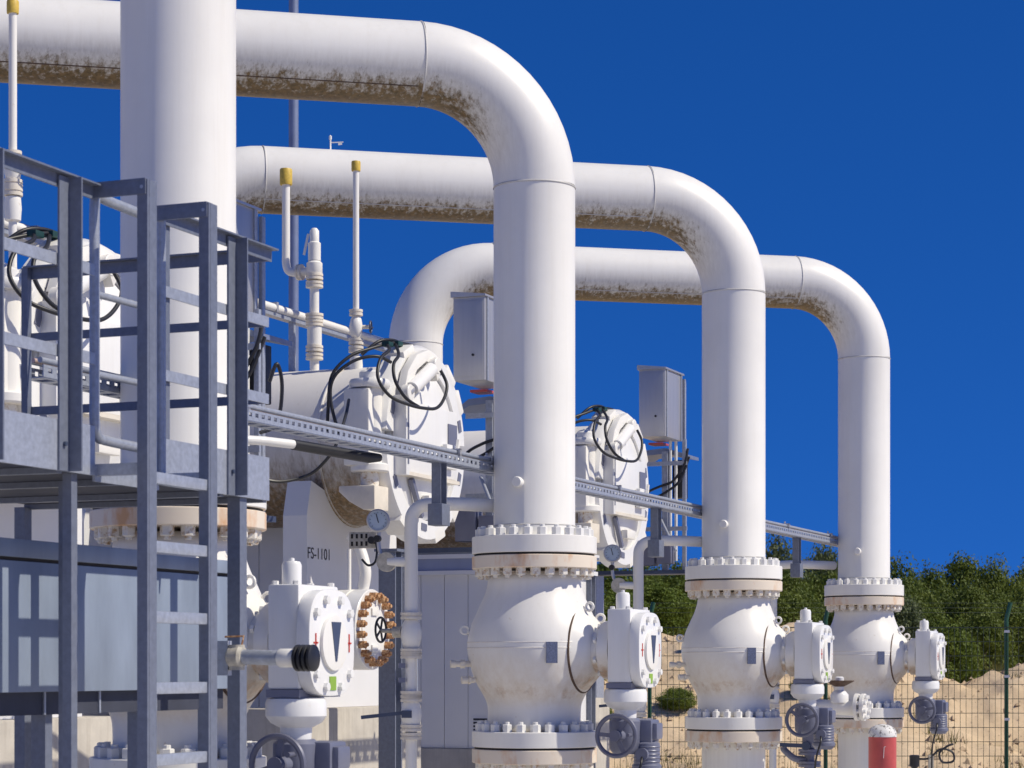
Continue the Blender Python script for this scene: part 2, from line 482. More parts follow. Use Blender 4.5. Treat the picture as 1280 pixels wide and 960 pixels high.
def gas_pipe(i, zt, run, leg_bottom, label):
    x, d = RISERS[i]
    base = PT(x, HZ, d)
    o = thing('gas_pipe', label, 'pipe', base + Vector((0, 0, 140.5)), rot=False, group='overhead gas pipes')
    z0 = 140.5
    L = lambda v: (v[0], v[1], v[2] - z0)
    zs = zt - ER
    mr = MB().lathe([(PR + 4, 162 - z0), (PR + 3, 168 - z0), (PR, 176 - z0), (PR, zs - z0)], 48)
    mr.build('riser', 'pipe', o)
    pts = []
    for k in range(17):
        a = R(90) * k / 16
        c = -PDIR * (ER * (1 - math.cos(a))) + Vector((0, 0, zs + ER * math.sin(a)))
        pts.append(L(c))
    MB().tube(pts, PR, 48, cap=False).build('elbow', 'pipe', o, ang=60)
    p1 = -PDIR * ER + Vector((0, 0, zt)); p2 = -PDIR * run + Vector((0, 0, zt))
    MB().tube([L(p1.lerp(p2, k / 12)) for k in range(13)], PR, 48, cap=leg_bottom is None).build('overhead_run', 'pipe', o, ang=60)
    rings = [((0, 0, zs), (0, 0, 1)), (p1, PDIR), ((0, 0, 176), (0, 0, 1))]
    if leg_bottom is not None:
        pts = []
        for k in range(17):
            a = R(90) * k / 16
            c = -PDIR * (run + ER * math.sin(a)) + Vector((0, 0, zt - ER * (1 - math.cos(a))))
            pts.append(L(c))
        MB().tube(pts, PR, 48, cap=False).build('elbow', 'pipe', o, ang=60)
        q = -PDIR * (run + ER)
        MB().cyl(L((q.x, q.y, zt - ER)), L((q.x, q.y, leg_bottom)), PR, n=48).build('down_leg', 'pipe', o)
        rings += [(p2, PDIR), ((q.x, q.y, zt - ER), (0, 0, 1))]
    for c, ax in rings:
        MB().ring(L(c), ax, PR - 0.1, 1.25, 48, 6).build('weld_seam', 'weld', o)
    # longitudinal seam low on the overhead run
    perp = Vector((PDIR.y, -PDIR.x, 0))
    off = perp * (PR * math.cos(R(-46))) + Vector((0, 0, PR * math.sin(R(-46))))
    MB().tube([L(p1 + off - PDIR * 8), L(p2 + off)], 0.75, 6).build('weld_seam', 'rust' if i in (0, 1) else 'weld', o)
    # small plugged nozzle low on the riser
    nd = Vector((-0.36, -0.93, 0)).normalized()
    n_ = MB().cyl(L(nd * 48 + Vector((0, 0, 227))), L(nd * 57 + Vector((0, 0, 227))), 5.5, n=16)
    n_.lathe([(6.8, 0), (6.8, 5), (5.8, 6.5)], 16, L(nd * 57 + Vector((0, 0, 227))), nd)
    n_.build('plugged_nozzle', 'white', o)
    fl = MB().lathe([(50, 0), (77.2, 0), (78, 0.8), (78, 20.7), (77.2, 21.5), (56, 21.5), (54, 27)], 64).build('flange', 'white', o)
    bolt_ring(fl, nut_top, 24, 68.5, 21.3)
    MB().lathe([(50, -2.6), (75, -2.6), (75, 0), (50, 0)], 48).build('gasket', 'gasket', o)
    return o

gas_pipe(0, 746, 700, None, 'widest white riser pipe at left, nearest the camera behind the steel ladder')
gas_pipe(1, 745, 1150, None, 'white gas pipe whose overhead run crosses the top left of the picture')
gas_pipe(2, 748, 760, 340, 'white gas pipe second from the right with stained overhead run')
gas_pipe(3, 757, 756, 340, 'rightmost and smallest white gas pipe with both elbows in view')

def ball_valve():
    o = thing('ball_valve', '', 'valve', PT(668, HZ, 1.0), group='ball valves under the risers')
    key = [(58, 107), (59.5, 99), (63.5, 87), (71, 71), (79, 52), (83.2, 36), (84, 27), (83.2, 16), (80, 1), (73, -19), (65, -33), (60, -43), (58, -54), (58, -78)]
    prof = [(50, 118), (57, 112)] + [(p_.x, p_.y) for p_ in smooth_path([(a_, b_, 0) for a_, b_ in key], 3)] + [(50, -84)]
    body = MB().lathe(prof, 64).build('body', 'valve', o, ang=60)
    for z, r in ((31, 83.6), (24, 83.8)):
        MB().ring((0, 0, z), (0, 0, 1), r, 0.7, 64, 6).build('equator_seam', 'valve', body)
    # bonnet towards the gear operator
    bo = MB().lathe([(64, 40), (63, 53), (58, 59), (51, 67), (43, 75), (36, 82), (28, 86)], 48, (0, 0, 22), (1, 0, 0))
    bonnet = bo.build('bonnet', 'valve', o)
    MB().ring((65, 0, 22), (1, 0, 0), 53.2, 1.5, 64, 6).build('seal_line', 'rust', bonnet)
    MB().lathe([(27, 58), (27, 74), (30, 92), (36, 95), (36, 109)], 40, (0, 0, 21), (1, 0, 0)).build('stem_housing', 'valve', o)
    me = hexnut(4, 5, 'nutwhite', stud=False)
    for k in range(8):
        a = 2 * math.pi * (k + .5) / 8
        link('bolt', me, bonnet, (93 * S, 31 * math.cos(a) * S, (21 + 31 * math.sin(a)) * S), (0, -math.pi / 2, 0))
    # flanges
    fu = MB().lathe([(50, 122), (77.2, 122), (78, 122.8), (78, 137.1), (77.2, 137.9), (50, 137.9)], 64).build('upper_flange', 'rustcream', o)
    bolt_ring(fu, nut_low, 24, 68.5, 122.3, flip=True)
    flo = MB().lathe([(54, -70), (56, -79.5), (77.2, -79.5), (78, -80.3), (78, -98.2), (77.2, -99), (50, -99)], 64).build('lower_flange', 'white', o)
    bolt_ring(flo, nut_top, 24, 68.5, -79.7)
    # lifting eyes, drain nipples, rating plate
    def side(az, z, r): return Vector((math.sin(az) * r, -math.cos(az) * r, z))
    for az, z, r in ((R(84), 72, 71.5), (R(100), 58, 78.5), (R(-66), 44, 81.5)):
        p = side(az, z, r); dirv = Vector((math.sin(az), -math.cos(az), 0.5)).normalized()
        e = MB().ring(p + dirv * 6, Vector((math.cos(az), math.sin(az), 0)), 5, 1.7, 16, 8)
        e.cyl(p - dirv * 3, p + dirv * 2, 3, n=10)
        e.build('lifting_eye', 'white', o)
    for az, z, ln in ((R(-58), 4, 24), (R(-52), -16, 12)):
        dirv = Vector((math.sin(az), -math.cos(az), 0))
        p = side(az, z, 77)
        e = MB().cyl(p, p + dirv * ln, 3.6, n=14)
        e.cyl(p + dirv * (ln * .45), p + dirv * (ln * .7), 5.4, n=6)
        e.cyl(p + dirv * (ln - 2), p + dirv * (ln + 5), 4.6, n=14)
        e.build('drain_nipple', 'cream', o)
    az = R(36)
    c = side(az, 18, 84.6)
    rt = Matrix.Translation(c) @ Matrix.Rotation(az, 4, 'Z')
    MB().box(-7, 7, -0.8, 1.2, -13, 13, rt).build('rating_plate', 'label', o)
    az2 = R(28); rt = Matrix.Translation(side(az2, 44, 81.6)) @ Matrix.Rotation(az2, 4, 'Z')
    # gear operator
    g = MB().box(110, 140, -38, 38, -19, 71).build('gearbox', 'bright', o, bev=2.5)
    MB().box(109, 141, -39, 39, -26, -19).build('vent_grille', 'motor', g)
    # cover plate: rounded disc with flats at the sides
    poly = []
    for k in range(48):
        a = 2 * math.pi * k / 48
        ca, sa = math.cos(a), math.sin(a)
        rr = 46 / max(abs(ca) ** 3.2 + abs(sa) ** 3.2, 1e-9) ** (1 / 3.2)
        poly.append((rr * ca * 0.94, rr * sa))
    pl = MB().prism(poly, (140, 0, 21), (0, 1, 0), (0, 0, 1), (13, 0, 0)).build('cover_plate', 'bright', g, bev=1.5)
    MB().lathe([(21, 153), (24, 153.2), (24, 156), (20, 156.6)], 40, (0, 0, 21), (1, 0, 0)).build('indicator_ring', 'white', g)
    MB().lathe([(20, 155), (20, 156), (0, 156.1)], 40, (0, 0, 21), (1, 0, 0)).build('indicator_dial', 'nutwhite', g)
    MB().prism([(-9, 18), (9, 18), (1.2, -16), (-1.2, -16)], (156.2, 0, 21), (0, 1, 0), (0, 0, 1), (1.0, 0, 0)).build('pointer', 'pointer', g)
    for s in (-1, 1):
        k = MB().box(153.1, 153.7, s * 32 - 4, s * 32 + 4, 20.3, 21.7); k.box(153.1, 153.7, s * 32 - .8, s * 32 + .8, 13, 29)
        k.build('red_mark', 'redink', g)
    MB().box(153.1, 153.8, -6, 6, -20, -8).build('green_label', 'green', g)
    for (b, z) in ((-32, 47), (32, 47), (-32, -6), (32, -6), (-14, 58), (14, 58), (-14, -17), (14, -17)):
        link('bolt', me, g, (153 * S, b * S, z * S), (0, math.pi / 2, 0))
    MB().lathe([(8.6, 70), (8.6, 88), (7.2, 91), (2.5, 91.5), (2.2, 94), (0, 94.4)], 20, (124, -20, 0)).build('cap', 'bright', g)
    for a_, b in ((115, -33), (135, -33), (115, 33), (135, 33)):
        link('bolt', hexnut(3, 4, 'nutwhite', stud=False), g, (a_ * S, b * S, 71 * S))
    ho = MB().lathe([(20, -26), (25, -27), (26.5, -31), (26.5, -42), (22, -48), (14, -52), (13, -66)], 32, (126, -16, 0))
    ho.build('drive_housing', 'bright', o, ang=30)
    gear = MB().lathe([(16, -62), (20, -66), (20, -100), (15, -106)], 24, (126, -16, 0))
    gear.cyl((126, -16, -83), (126, -52, -83), 8, 6, 16)
    gear.build('worm_gear', 'motor', o)
    hw = MB().ring((0, 0, 0), (0, 1, 0), 24.5, 2.9, 40, 8)
    for k in range(3):
        a = R(90 + 120 * k)
        hw.bar((0, 0, 0), (24 * math.cos(a), 0, 24 * math.sin(a)), 5, 2.4, up=(0, 1, 0))
    hw.lathe([(7, -6), (7, 4)], 16, (0, 0, 0), (0, 1, 0))
    hw.cyl((15, -2, 12), (15, -14, 12), 2.4, n=10)
    hub = hw.build('handwheel', 'wheel', o)
    hub.location = (126 * S, -50 * S, -83 * S)
    mo = MB().box(132, 160, -18, 14, -92, -64)
    mo.box(156, 166, -14, 10, -88, -68)
    mo.build('switch_box', 'motor', o, bev=3)
    mt = MB().lathe([(12, -90), (16, -93), (16, -118), (18, -120), (18, -124), (13, -130)], 24, (150, -6, 0))
    for k in range(5): mt.ring((150, -6, -97 - 4.5 * k), (0, 0, 1), 16, 0.9, 24, 6)
    mt.cyl((150, -20, -106), (150, -27, -106), 8, n=16)
    mt.build('motor', 'motor', o, ang=35)
    cb = MB().tube(smooth_path([(150, -24, -108), (152, -34, -118), (146, -36, -140), (140, -24, -170), (136, -10, -283)]), 1.6, 8)
    cb.build('cable', 'rubber', o)
    return o
VL = ['ball valve at the lower left, half hidden behind the steel ladder and platform',
      'large white ball valve in the middle of the picture, in front of the cabin',
      'rust stained ball valve under the second riser from the right',
      'smallest and farthest ball valve, left of the green fence post']
v0 = ball_valve()
for i, (x, d) in enumerate(RISERS):
    v = v0 if i == 1 else copy_tree(v0)
    v.location = wpos(PT(x, HZ, d))
    v['label'] = VL[i]
    for ch in v.children:
        if ch.name.startswith('handwheel'): ch.rotation_euler = (0, R((10, 35, -50, 80)[i]), 0)

def standpipe():
    o = thing('standpipe', '', 'pipe', PT(668, HZ, 1.0) + Vector((0, 0, GND)), group='standpipes below the ball valves')
    z = -GND
    MB().lathe([(PR, 0), (PR, z - 130), (54, z - 119)], 48).build('pipe', 'pipe', o)
    f = MB().lathe([(50, z - 119), (77.2, z - 119), (78, z - 118.2), (78, z - 102.4), (77.2, z - 101.6), (50, z - 101.6)], 64).build('flange', 'rustcream', o)
    bolt_ring(f, nut_low, 24, 68.5, z - 118.8, flip=True)
    MB().lathe([(50, z - 101.6), (75, z - 101.6), (75, z - 99), (50, z - 99)], 48).build('gasket', 'gasket', o)
    return o
s0 = standpipe()
SL = ['standpipe under the ball valve behind the steel ladder', 'standpipe flange under the large middle ball valve',
      'standpipe under the rust stained ball valve', 'standpipe behind the red bollard']
for i, (x, d) in enumerate(RISERS):
    v = s0 if i == 1 else copy_tree(s0)
    v.location = wpos(PT(x, HZ, d) + Vector((0, 0, GND)))
    v['label'] = SL[i]

# ------------------------------------------------------------------ filter vessels with quick opening doors
def vessel():
    at = PT(528, 559, 1.17)
    o = thing('filter_vessel', '', 'vessel', at, group='horizontal filter vessels')
    br = MB().lathe([(100, -14), (116, -16), (116, -240), (116, -560), (113, -600), (90, -640), (50, -660), (0, -666)], 64, (0, 0, 0), (1, 0, 0))
    barrel = br.build('barrel', 'barrel', o)
    MB().ring((-111, 0, 0), (1, 0, 0), 117, 2.2, 64, 8).build('wear_band', 'barrel', barrel)
    # closure hub and split clamp
    MB().lathe([(116, -44), (128, -38), (130, -30), (130, -16), (112, -15)], 64, (0, 0, 0), (1, 0, 0)).build('hub', 'white', o, ang=30)
    for s, nm in ((1, 'clamp_half'), (-1, 'clamp_half')):
        prof = [(112, -26), (140, -26), (144, -21), (144, -2), (139, 7), (112, 7)]
        n = 30; vs = []; fs = []
        for k in range(n + 1):
            a = R(4) + (math.pi - R(8)) * k / n
            if s < 0: a += math.pi
            for r, z in prof: vs.append((z, r * math.cos(a), r * math.sin(a)))
        m = len(prof)
        for k in range(n):
            for j in range(m):
                j2 = (j + 1) % m
                fs.append((k * m + j, k * m + j2, (k + 1) * m + j2, (k + 1) * m + j))
        fs.append(tuple(range(m))); fs.append(tuple(n * m + j for j in range(m)))
        c = MB().add(vs, fs).build(nm, 'bright', o, ang=30)
        # wedge blocks standing proud of the clamp
        for a in ((R(52), R(32), R(115)) if s > 0 else (R(-40), R(-70), R(-120))):
            rt = Matrix.Translation((-8, 139 * math.cos(a), 134 * math.sin(a))) @ Matrix.Rotation(a, 4, 'X')
            MB().box(-20, 15, -8, 12, -19, 19, rt).build('wedge_block', 'white', c, bev=2)
        for a in ((R(18), R(70), R(100), R(140), R(160)) if s > 0 else (R(-20), R(-55), R(-95), R(-150))):
            rt = Matrix.Translation((7.2, 125 * math.cos(a), 122 * math.sin(a))) @ Matrix.Rotation(a, 4, 'X')
            MB().box(-1, 1.2, -5, 5, -9, 9, rt).build('window', 'motor', c)
    door = MB().lathe([(110, -12), (111, 0), (106, 4), (70, 8), (30, 10), (0, 10.5)], 64, (0, 0, 0), (1, 0, 0)).build('door', 'bright', o)
    # cross beam over the door
    MB().box(5, 20, -100, 82, -48, 54).build('cross_beam', 'bright', door, bev=3)
    MB().box(4, 26, -112, -100.2, -54, 60).build('beam_end', 'bright', door, bev=2)
    MB().box(10, 26.8, -108, -104, -38, 44).build('beam_slot', 'motor', door)
    MB().box(20.1, 21.6, 46, 78, -18, 34).build('latch_recess', 'motor', door)
    MB().box(21.7, 30, 22, 60, -34, 2).build('latch_block', 'bright', door, bev=2)
    lv = MB().cyl((30, 44, -16), (37, 44, -16), 6, n=14); lv.bar((35, 44, -16), (35, 52, 10), 5, 4, up=(1, 0, 0))
    lv.build('latch_lever', 'white', door)
    MB().bar((12, -98, -50.5), (12, 82, -51.5), 24, 5).build('drip_lip', 'cream', door)
    # lower strut and lug on the door
    MB().bar((12, -66, -56), (12, -30, -108), 7, 7).build('strut', 'motor', door)
    MB().box(8, 20, -20, 26, -92, -76).build('lug', 'white', door, bev=2)
    # hydraulic cylinder over the upper half of the door
    p, q = Vector((26, -108, 62)), Vector((26, -14, 112))
    MB().tube([p, p.lerp(q, .16)], 7, 16).build('piston_rod', 'stainless', o)
    cyl = MB().tube([p.lerp(q, .14), p.lerp(q, .86)], 10.5, 20)
    cyl.build('hydraulic_cylinder', 'bright', o)
    for cp in (p, q): MB().lathe([(11, -6), (12, -5), (12, 5), (11, 6)], 20, cp, (1, 0, 0)).build('clevis', 'white', o)
    gd = MB()
    poly = [(-108, 70), (-96, 96), (-66, 122), (-26, 134), (6, 128), (16, 104), (6, 92), (-8, 116), (-34, 116), (-66, 100), (-92, 70)]
    gd.prism(poly, (10, 0, 0), (0, 1, 0), (0, 0, 1), (12, 0, 0)); gd.build('cylinder_guard', 'white', o, bev=1)
    # hinge on the near side
    hp = Vector((-16, -144, 0))
    h = MB().lathe([(17, -44), (17, 74)], 24, hp); h.build('hinge_pin', 'white', o)
    MB().lathe([(27, 66), (29, 69), (29, 75), (27, 78)], 28, hp).build('hinge_collar', 'bright', o)
    MB().lathe([(15, 78), (15, 88), (12, 91), (5, 92), (4, 95), (0, 96)], 20, hp).build('hinge_cap', 'bright', o)
    MB().lathe([(25, -52), (27, -50), (27, -42), (25, -40)], 28, hp).build('hinge_collar', 'white', o)
    MB().lathe([(13, -72), (13, -52)], 12, hp).build('hinge_stud', 'nut', o)
    MB().box(-44, -4, -172, -118, -44, 64).build('hinge_arm', 'white', o, bev=4)
    MB().prism([(-52, -72), (-52, -80), (-36, -94), (-14, -106), (4, -106), (4, -72)], (0, -170, 0), (1, 0, 0), (0, 0, 1), (0, 46, 0)).build('hinge_bracket', 'cream', o, bev=2)
    # conical gusset between barrel and hub
    MB().prism([(-44, 60), (-44, -40), (-96, 6)], (0, -126, 0), (1, 0, 0), (0, 0, 1), (0, 10, 0)).build('gusset', 'white', o)
    # saddle carrying the barrel
    sadd = []
    for k in range(25):
        a = math.pi + math.pi * k / 24
        sadd.append((117 * math.cos(a), 117 * math.sin(a)))
    poly = [(-160, -24), (-117, -8)] + sadd[1:-1] + [(117, -8), (160, -24), (160, -384), (-160, -384)]
    poly = [(-136, -60)] + [p_ for p_ in sadd if p_[1] < -60] + [(150, -60), (150, -384), (-150, -384), (-150, -110)]
    sd_ = MB().prism(poly, (-150, 0, 0), (0, 1, 0), (0, 0, 1), (38, 0, 0)).build('saddle', 'cabin', o, smooth=False)
    MB().prism(poly, (-520, 0, 0), (0, 1, 0), (0, 0, 1), (38, 0, 0)).build('saddle', 'cabin', o, smooth=False)
    # hoses
    def hose(pts, r=2.4): MB().tube(smooth_path(pts), r, 10).build('hose', 'rubber', o)
    hose([(-70, -170, -10), (-66, -174, 40), (-62, -170, 84), (-44, -150, 112), (-26, -120, 126), (-14, -80, 138), (-14, -30, 144), (-20, 30, 146)])
    hose([(-46, -174, -10), (-60, -178, 46), (-56, -176, 80), (-34, -158, 104), (-10, -136, 112), (2, -112, 106)])
    hose([(-16, -92, 136), (4, -122, 122), (8, -160, 104), (12, -176, 76), (24, -164, 52), (40, -138, 42), (48, -104, 40), (52, -66, 44), (50, -34, 62), (46, -16, 84), (38, -20, 104)])
    hose([(-14, -64, 140), (14, -112, 116), (22, -146, 98), (28, -154, 74), (36, -138, 52), (44, -108, 41)])
    hose([(-40, -120, 118), (-24, -100, 138), (-16, -70, 144), (-14, -34, 142)])
    for c in ((-12, -94, 134), (-12, -62, 139)):
        MB().box(c[0] - 6, c[0] + 6, c[1] - 8, c[1] + 8, c[2] - 3, c[2] + 4).build('hose_clip', 'teal', o, bev=1)
    return o, sd_
ve, sadd0 = vessel()
# stencilled tag on the saddle face
def text_mesh(txt, size, mat):
    cu = bpy.data.curves.new('tag_text', 'FONT'); cu.body = txt; cu.size = size; cu.align_x = 'CENTER'; cu.align_y = 'CENTER'; cu.extrude = 0.0008
    tmp = bpy.data.objects.new('tmp_text', cu); col.objects.link(tmp)
    bpy.context.view_layer.update()
    me = bpy.data.meshes.new_from_object(tmp.evaluated_get(bpy.context.evaluated_depsgraph_get()))
    bpy.data.objects.remove(tmp); bpy.data.curves.remove(cu)
    me.materials.append(M[mat]); return me
VES = [((117, 559), 0.88, 'filter vessel door at the far left, behind the platform railing'),
       ((528, 559), 1.17, 'filter vessel with white clamped door left of the middle riser'),
       ((776, 608), 1.46, 'farther filter vessel door between the two middle risers')]
zc = (HZ - 559) * 1.17 + 4
for i, (p, d, lab) in enumerate(VES):
    v = ve if i == 1 else copy_tree(ve)
    q = PT(p[0], HZ, d); q.z = zc
    v.location = wpos(q); v['label'] = lab
tm = text_mesh('FS-1101', 23 * S, 'ink')
to = link('lettering', tm, sadd0, (-111.6 * S, -112 * S, -164 * S), (R(90), 0, R(90)))
to['kind'] = 'stuff'
VA = PT(528, HZ, 1.17); VA.z = zc

# concrete plinths under the saddles
for i, (p, d, lab) in enumerate(VES):
    q = PT(p[0], HZ, d)
    z1 = zc - 384.3
    zb = GND - z1
    o = thing('concrete_plinth', ['concrete plinth under the far left filter vessel', 'pale concrete plinth below the tagged white saddle', 'concrete plinth under the farther filter vessel'][i], 'plinth', q + Vector((0, 0, GND)), group='concrete plinths')
    MB().box(-200, -92, -200, 200, 0, z1 - GND).build('block', 'concrete', o, bev=3)
    MB().box(-570, -450, -200, 200, 0, z1 - GND).build('block', 'concrete', o, bev=3)

# ------------------------------------------------------------------ vents on the vessels
def flange_pair(mb, c, r, h=5, ax=(0, 0, 1)):
    mb.lathe([(r * .5, -h), (r, -h), (r, -1), (r * .9, -1), (r * .9, 1), (r, 1), (r, h), (r * .5, h)], 18, c, ax)
def vent(px, d, ytop, label, relief=False, zbase=None):
    base = PT(px, HZ, d); base.z = zbase
    o = thing('vent_stack', label, 'vent', base, group='yellow capped vent stacks')
    H = lambda y: (HZ - y) * d - zbase
    if not relief:
        k = d
        MB().cyl((0, 0, 0), (0, 0, H(ytop + 6)), 4.6, n=14).build('vent_pipe', 'white', o)
        MB().lathe([(6.5, 0), (6.8, 2), (6.8, 13), (6.2, 14.5), (0, 15)], 18, (0, 0, H(ytop + 13))).build('cap', 'yellow', o)
        yb = ytop + 190
        for yy, r in ((yb, 10), (yb + 36, 11), (yb + 46, 11), (0, 0)):
            if r:
                m_ = MB(); flange_pair(m_, (0, 0, H(yy)), r, 4.5); f_ = m_.build('flange', 'cream', o)
        MB().lathe([(5, -16), (8, -12), (10, 0), (8, 12), (5, 16)], 16, (0, 0, H(yb + 18))).build('valve_body', 'white', o)
        st = MB().cyl((0, 0, H(yb + 18)), (20, 6, H(yb + 18)), 3, n=10)
        st.build('valve_stem', 'cream', o)
        hw = MB().ring((21, 6.3, H(yb + 18)), (1, .3, 0), 8.5, 1.3, 20, 6)
        for a in range(3): hw.bar((21, 6.3, H(yb + 18)), (21, 6.3 + 8 * math.cos(a * 2.1), H(yb + 18) + 8 * math.sin(a * 2.1)), 1.5, 1.5, up=(1, 0, 0))
        hw.build('handwheel', 'darksteel', o)
        MB().lathe([(4, -16), (9, -14), (10, 0), (9, 12), (5, 14)], 16, (0, 0, H(yb + 66))).build('valve_body', 'white', o)
        m_ = MB(); flange_pair(m_, (0, 0, H(yb + 60)), 9, 4); m_.build('flange', 'cream', o)
    else:
        for yy, r in ((346, 13), (356, 13), (396, 13.5), (404, 13), (436, 13), (446, 13)):
            m_ = MB(); flange_pair(m_, (0, 0, H(yy)), r, 4.5); m_.build('flange', 'cream', o)
        MB().cyl((0, 0, 0), (0, 0, H(352)), 7, n=16).build('vent_pipe', 'white', o)
        MB().lathe([(6, -18), (11, -14), (11, 14), (6, 18)], 16, (0, 0, H(420))).build('valve_body', 'white', o)
        MB().lathe([(9, 0), (12, 4), (12, 20), (8, 24)], 16, (0, 0, H(346))).build('relief_valve_body', 'white', o)
        MB().lathe([(9.5, 0), (9.5, 26), (7.5, 28)], 16, (0, 0, H(326))).build('spring_bonnet', 'white', o)
        MB().lathe([(7, 0), (7, 17), (4, 21), (0, 21.5)], 16, (0, 0, H(303))).build('valve_cap', 'white', o)
        MB().bar((-9, -2, H(292)), (-16, -3, H(318)), 3, 3).build('test_lever', 'white', o)
        xo = -37 * d / AX.x
        m_ = MB().tube(smooth_path([(-8, 0, H(338)), (-22, 0, H(339)), (xo + 14, 0, H(339)), (xo + 4, 0, H(336)), (xo, 0, H(326)), (xo, 0, H(310)), (xo, 0, H(226))]), 6, 16)
        m_.build('outlet_pipe', 'white', o)
        m_ = MB(); flange_pair(m_, (-24, 0, H(339)), 12, 4, (1, 0, 0)); m_.build('flange', 'cream', o)
        MB().lathe([(9, 0), (9.5, 2), (9.5, 22), (8.6, 24), (0, 24.5)], 20, (xo, 0, H(228))).build('cap', 'yellow', o)
    return o
zb_ = zc + 112
vent(393, 1.192, 285, 'relief valve stack with bent outlet and yellow cap on the middle vessel', True, zb_)
vent(445, 1.174, 201, 'thin straight vent with yellow cap on the middle vessel', False, zb_)
vent(16, 0.893, 4, 'vent with yellow cap at the left picture edge', False, zb_)

# ------------------------------------------------------------------ bypass lines beside the risers, gauges
def bypass():
    d = 1.0
    at = PT(514, HZ, 1.0) + Vector((0, 0, GND))
    o = thing('bypass_line', '', 'pipe', at, group='small bypass lines')
    L = Loc(at)
    Z = lambda y: (HZ - y) * d - GND
    r = PT(640, HZ, 1.012); r = L.w(r - at)
    top = Z(631)
    m_ = MB().tube(smooth_path([(0, 0, Z(766)), (0, 0, Z(700)), (0, 0, Z(655)), (2.2, 1, Z(642)), (10, 4, Z(633.5)), (24, 6, top), (60, 12, top), (r.x, r.y, top)], 5), 8.4, 20)
    m_.build('pipe', 'white', o)
    MB().cyl((0, 0, 0), (0, 0, Z(766)), 7.2, n=18).build('pipe', 'white', o)
    for y in (770, 815, 819, 868, 873, 910, 920):
        m_ = MB(); flange_pair(m_, (0, 0, Z(y)), 13.5, 4.2); m_.build('flange', 'cream', o)
    for y in (793, 893):
        m_ = MB().lathe([(8, -18), (11, -13), (13, -4), (13, 4), (11, 13), (8, 18)], 18, (0, 0, Z(y))); m_.build('valve_body', 'white', o)
    for y in (832, 850):
        MB().bar((-5, -8, Z(y)), (-12, -12, Z(y)), 6, 6).build('drain_plug', 'motor', o)
    st = MB().cyl((0, 0, Z(790)), (-42, 0, Z(788)), 2.6, n=10); st.lathe([(7, -24), (7, -12)], 14, (0, 0, Z(790)), (1, 0, 0)); st.build('valve_stem', 'beige', o)
    hw = MB().ring((-42, 0, Z(787)), (1, 0, 0), 15.5, 1.5, 28, 8)
    for a in range(5): hw.bar((-42, 0, Z(787)), (-42, 15 * math.cos(a * 1.257), Z(787) + 15 * math.sin(a * 1.257)), 2, 2, up=(1, 0, 0))
    hw.build('handwheel', 'rubber', o)
    lv = MB().bar((-6, -10, Z(891)), (-62, -14, Z(897)), 4, 4.5); lv.box(-6, 6, -16, -8, Z(897), Z(888)); lv.build('lever', 'darksteel', o)
    # hanger: slotted strut down from the cable tray
    # gauge branch
    g0 = MB().tube([(0, 0, Z(703)), (-16, -2, Z(702)), (-30, -4, Z(702))], 6, 14); g0.build('gauge_branch', 'white', o)
    m_ = MB(); m_.lathe([(12, -5), (12.5, -4), (12.5, 4), (12, 5)], 20, (-32, -4, Z(702)), (.3, -1, 0)); m_.build('isolation_valve', 'beige', o)
    MB().tube(smooth_path([(-34, -6, Z(700)), (-40, -6, Z(690)), (-42, -6, Z(680)), (-42, -6, Z(664))]), 2.5, 10).build('gauge_tube', 'stainless', o)
    MB().lathe([(4.5, 0), (4.5, 5)], 12, (-42, -12, Z(673)), (0, 1, 0)).build('needle_knob', 'rubber', o)
    return o
def gauge():
    o = thing('pressure_gauge', '', 'gauge', PT(474, 664, 1.0), group='pressure gauges')
    fd = Vector((0.0, -1, 0))
    c = Vector((0, 0, 14))
    MB().lathe([(13.5, 0), (14.5, -1), (14.5, -8), (13, -9.5), (12.2, -9.5), (12.2, -7.5), (0, -7.4)][::-1], 32, c, (0, 1, 0)).build('case', 'stainless', o)
    MB().lathe([(12.2, -7.9), (0, -7.95)], 32, c, (0, 1, 0)).build('dial', 'dial', o)
    tk = MB()
    for k in range(11):
        a = R(225 - 27 * k); p = c + Vector((math.cos(a) * 9, -8.3, math.sin(a) * 9)); q = c + Vector((math.cos(a) * 11, -8.3, math.sin(a) * 11))
        tk.bar(p, q, 0.5, 0.3, up=(0, 1, 0))
    tk.build('scale_marks', 'ink', o)
    a = R(105)
    MB().bar(c + Vector((-math.cos(a) * 3, -8.7, -math.sin(a) * 3)), c + Vector((math.cos(a) * 9, -8.7, math.sin(a) * 9)), 1.1, 0.3, up=(0, 1, 0)).build('needle', 'ink', o)
    MB().lathe([(3, -2), (3, 2), (2.4, 3)], 8).build('socket', 'stainless', o)
    return o
b0 = bypass(); g0 = gauge()
for i, (px, d, lab, gl) in enumerate(((514, 1.0, 'bypass line with lever valve left of the large middle ball valve', 'pressure gauge below the middle vessel door'),
                                  (798, 1.289, 'bypass line behind the gearbox of the middle ball valve', 'pressure gauge below the farther vessel door'),
                                  (966, 1.586, 'bypass line mostly hidden behind the second riser from the right', ''))):
    v = b0 if i == 0 else copy_tree(b0)
    q = PT(px, HZ, d); q.z = GND; v.location = wpos(q); v['label'] = lab
    if gl:
        g = g0 if i == 0 else copy_tree(g0)
        q2 = q - AX * 42 - BX * 6; q2.z = HZ - 664 - 0.5; g.location = wpos(q2); g['label'] = gl
        g.rotation_euler = (0, 0, R(-4))

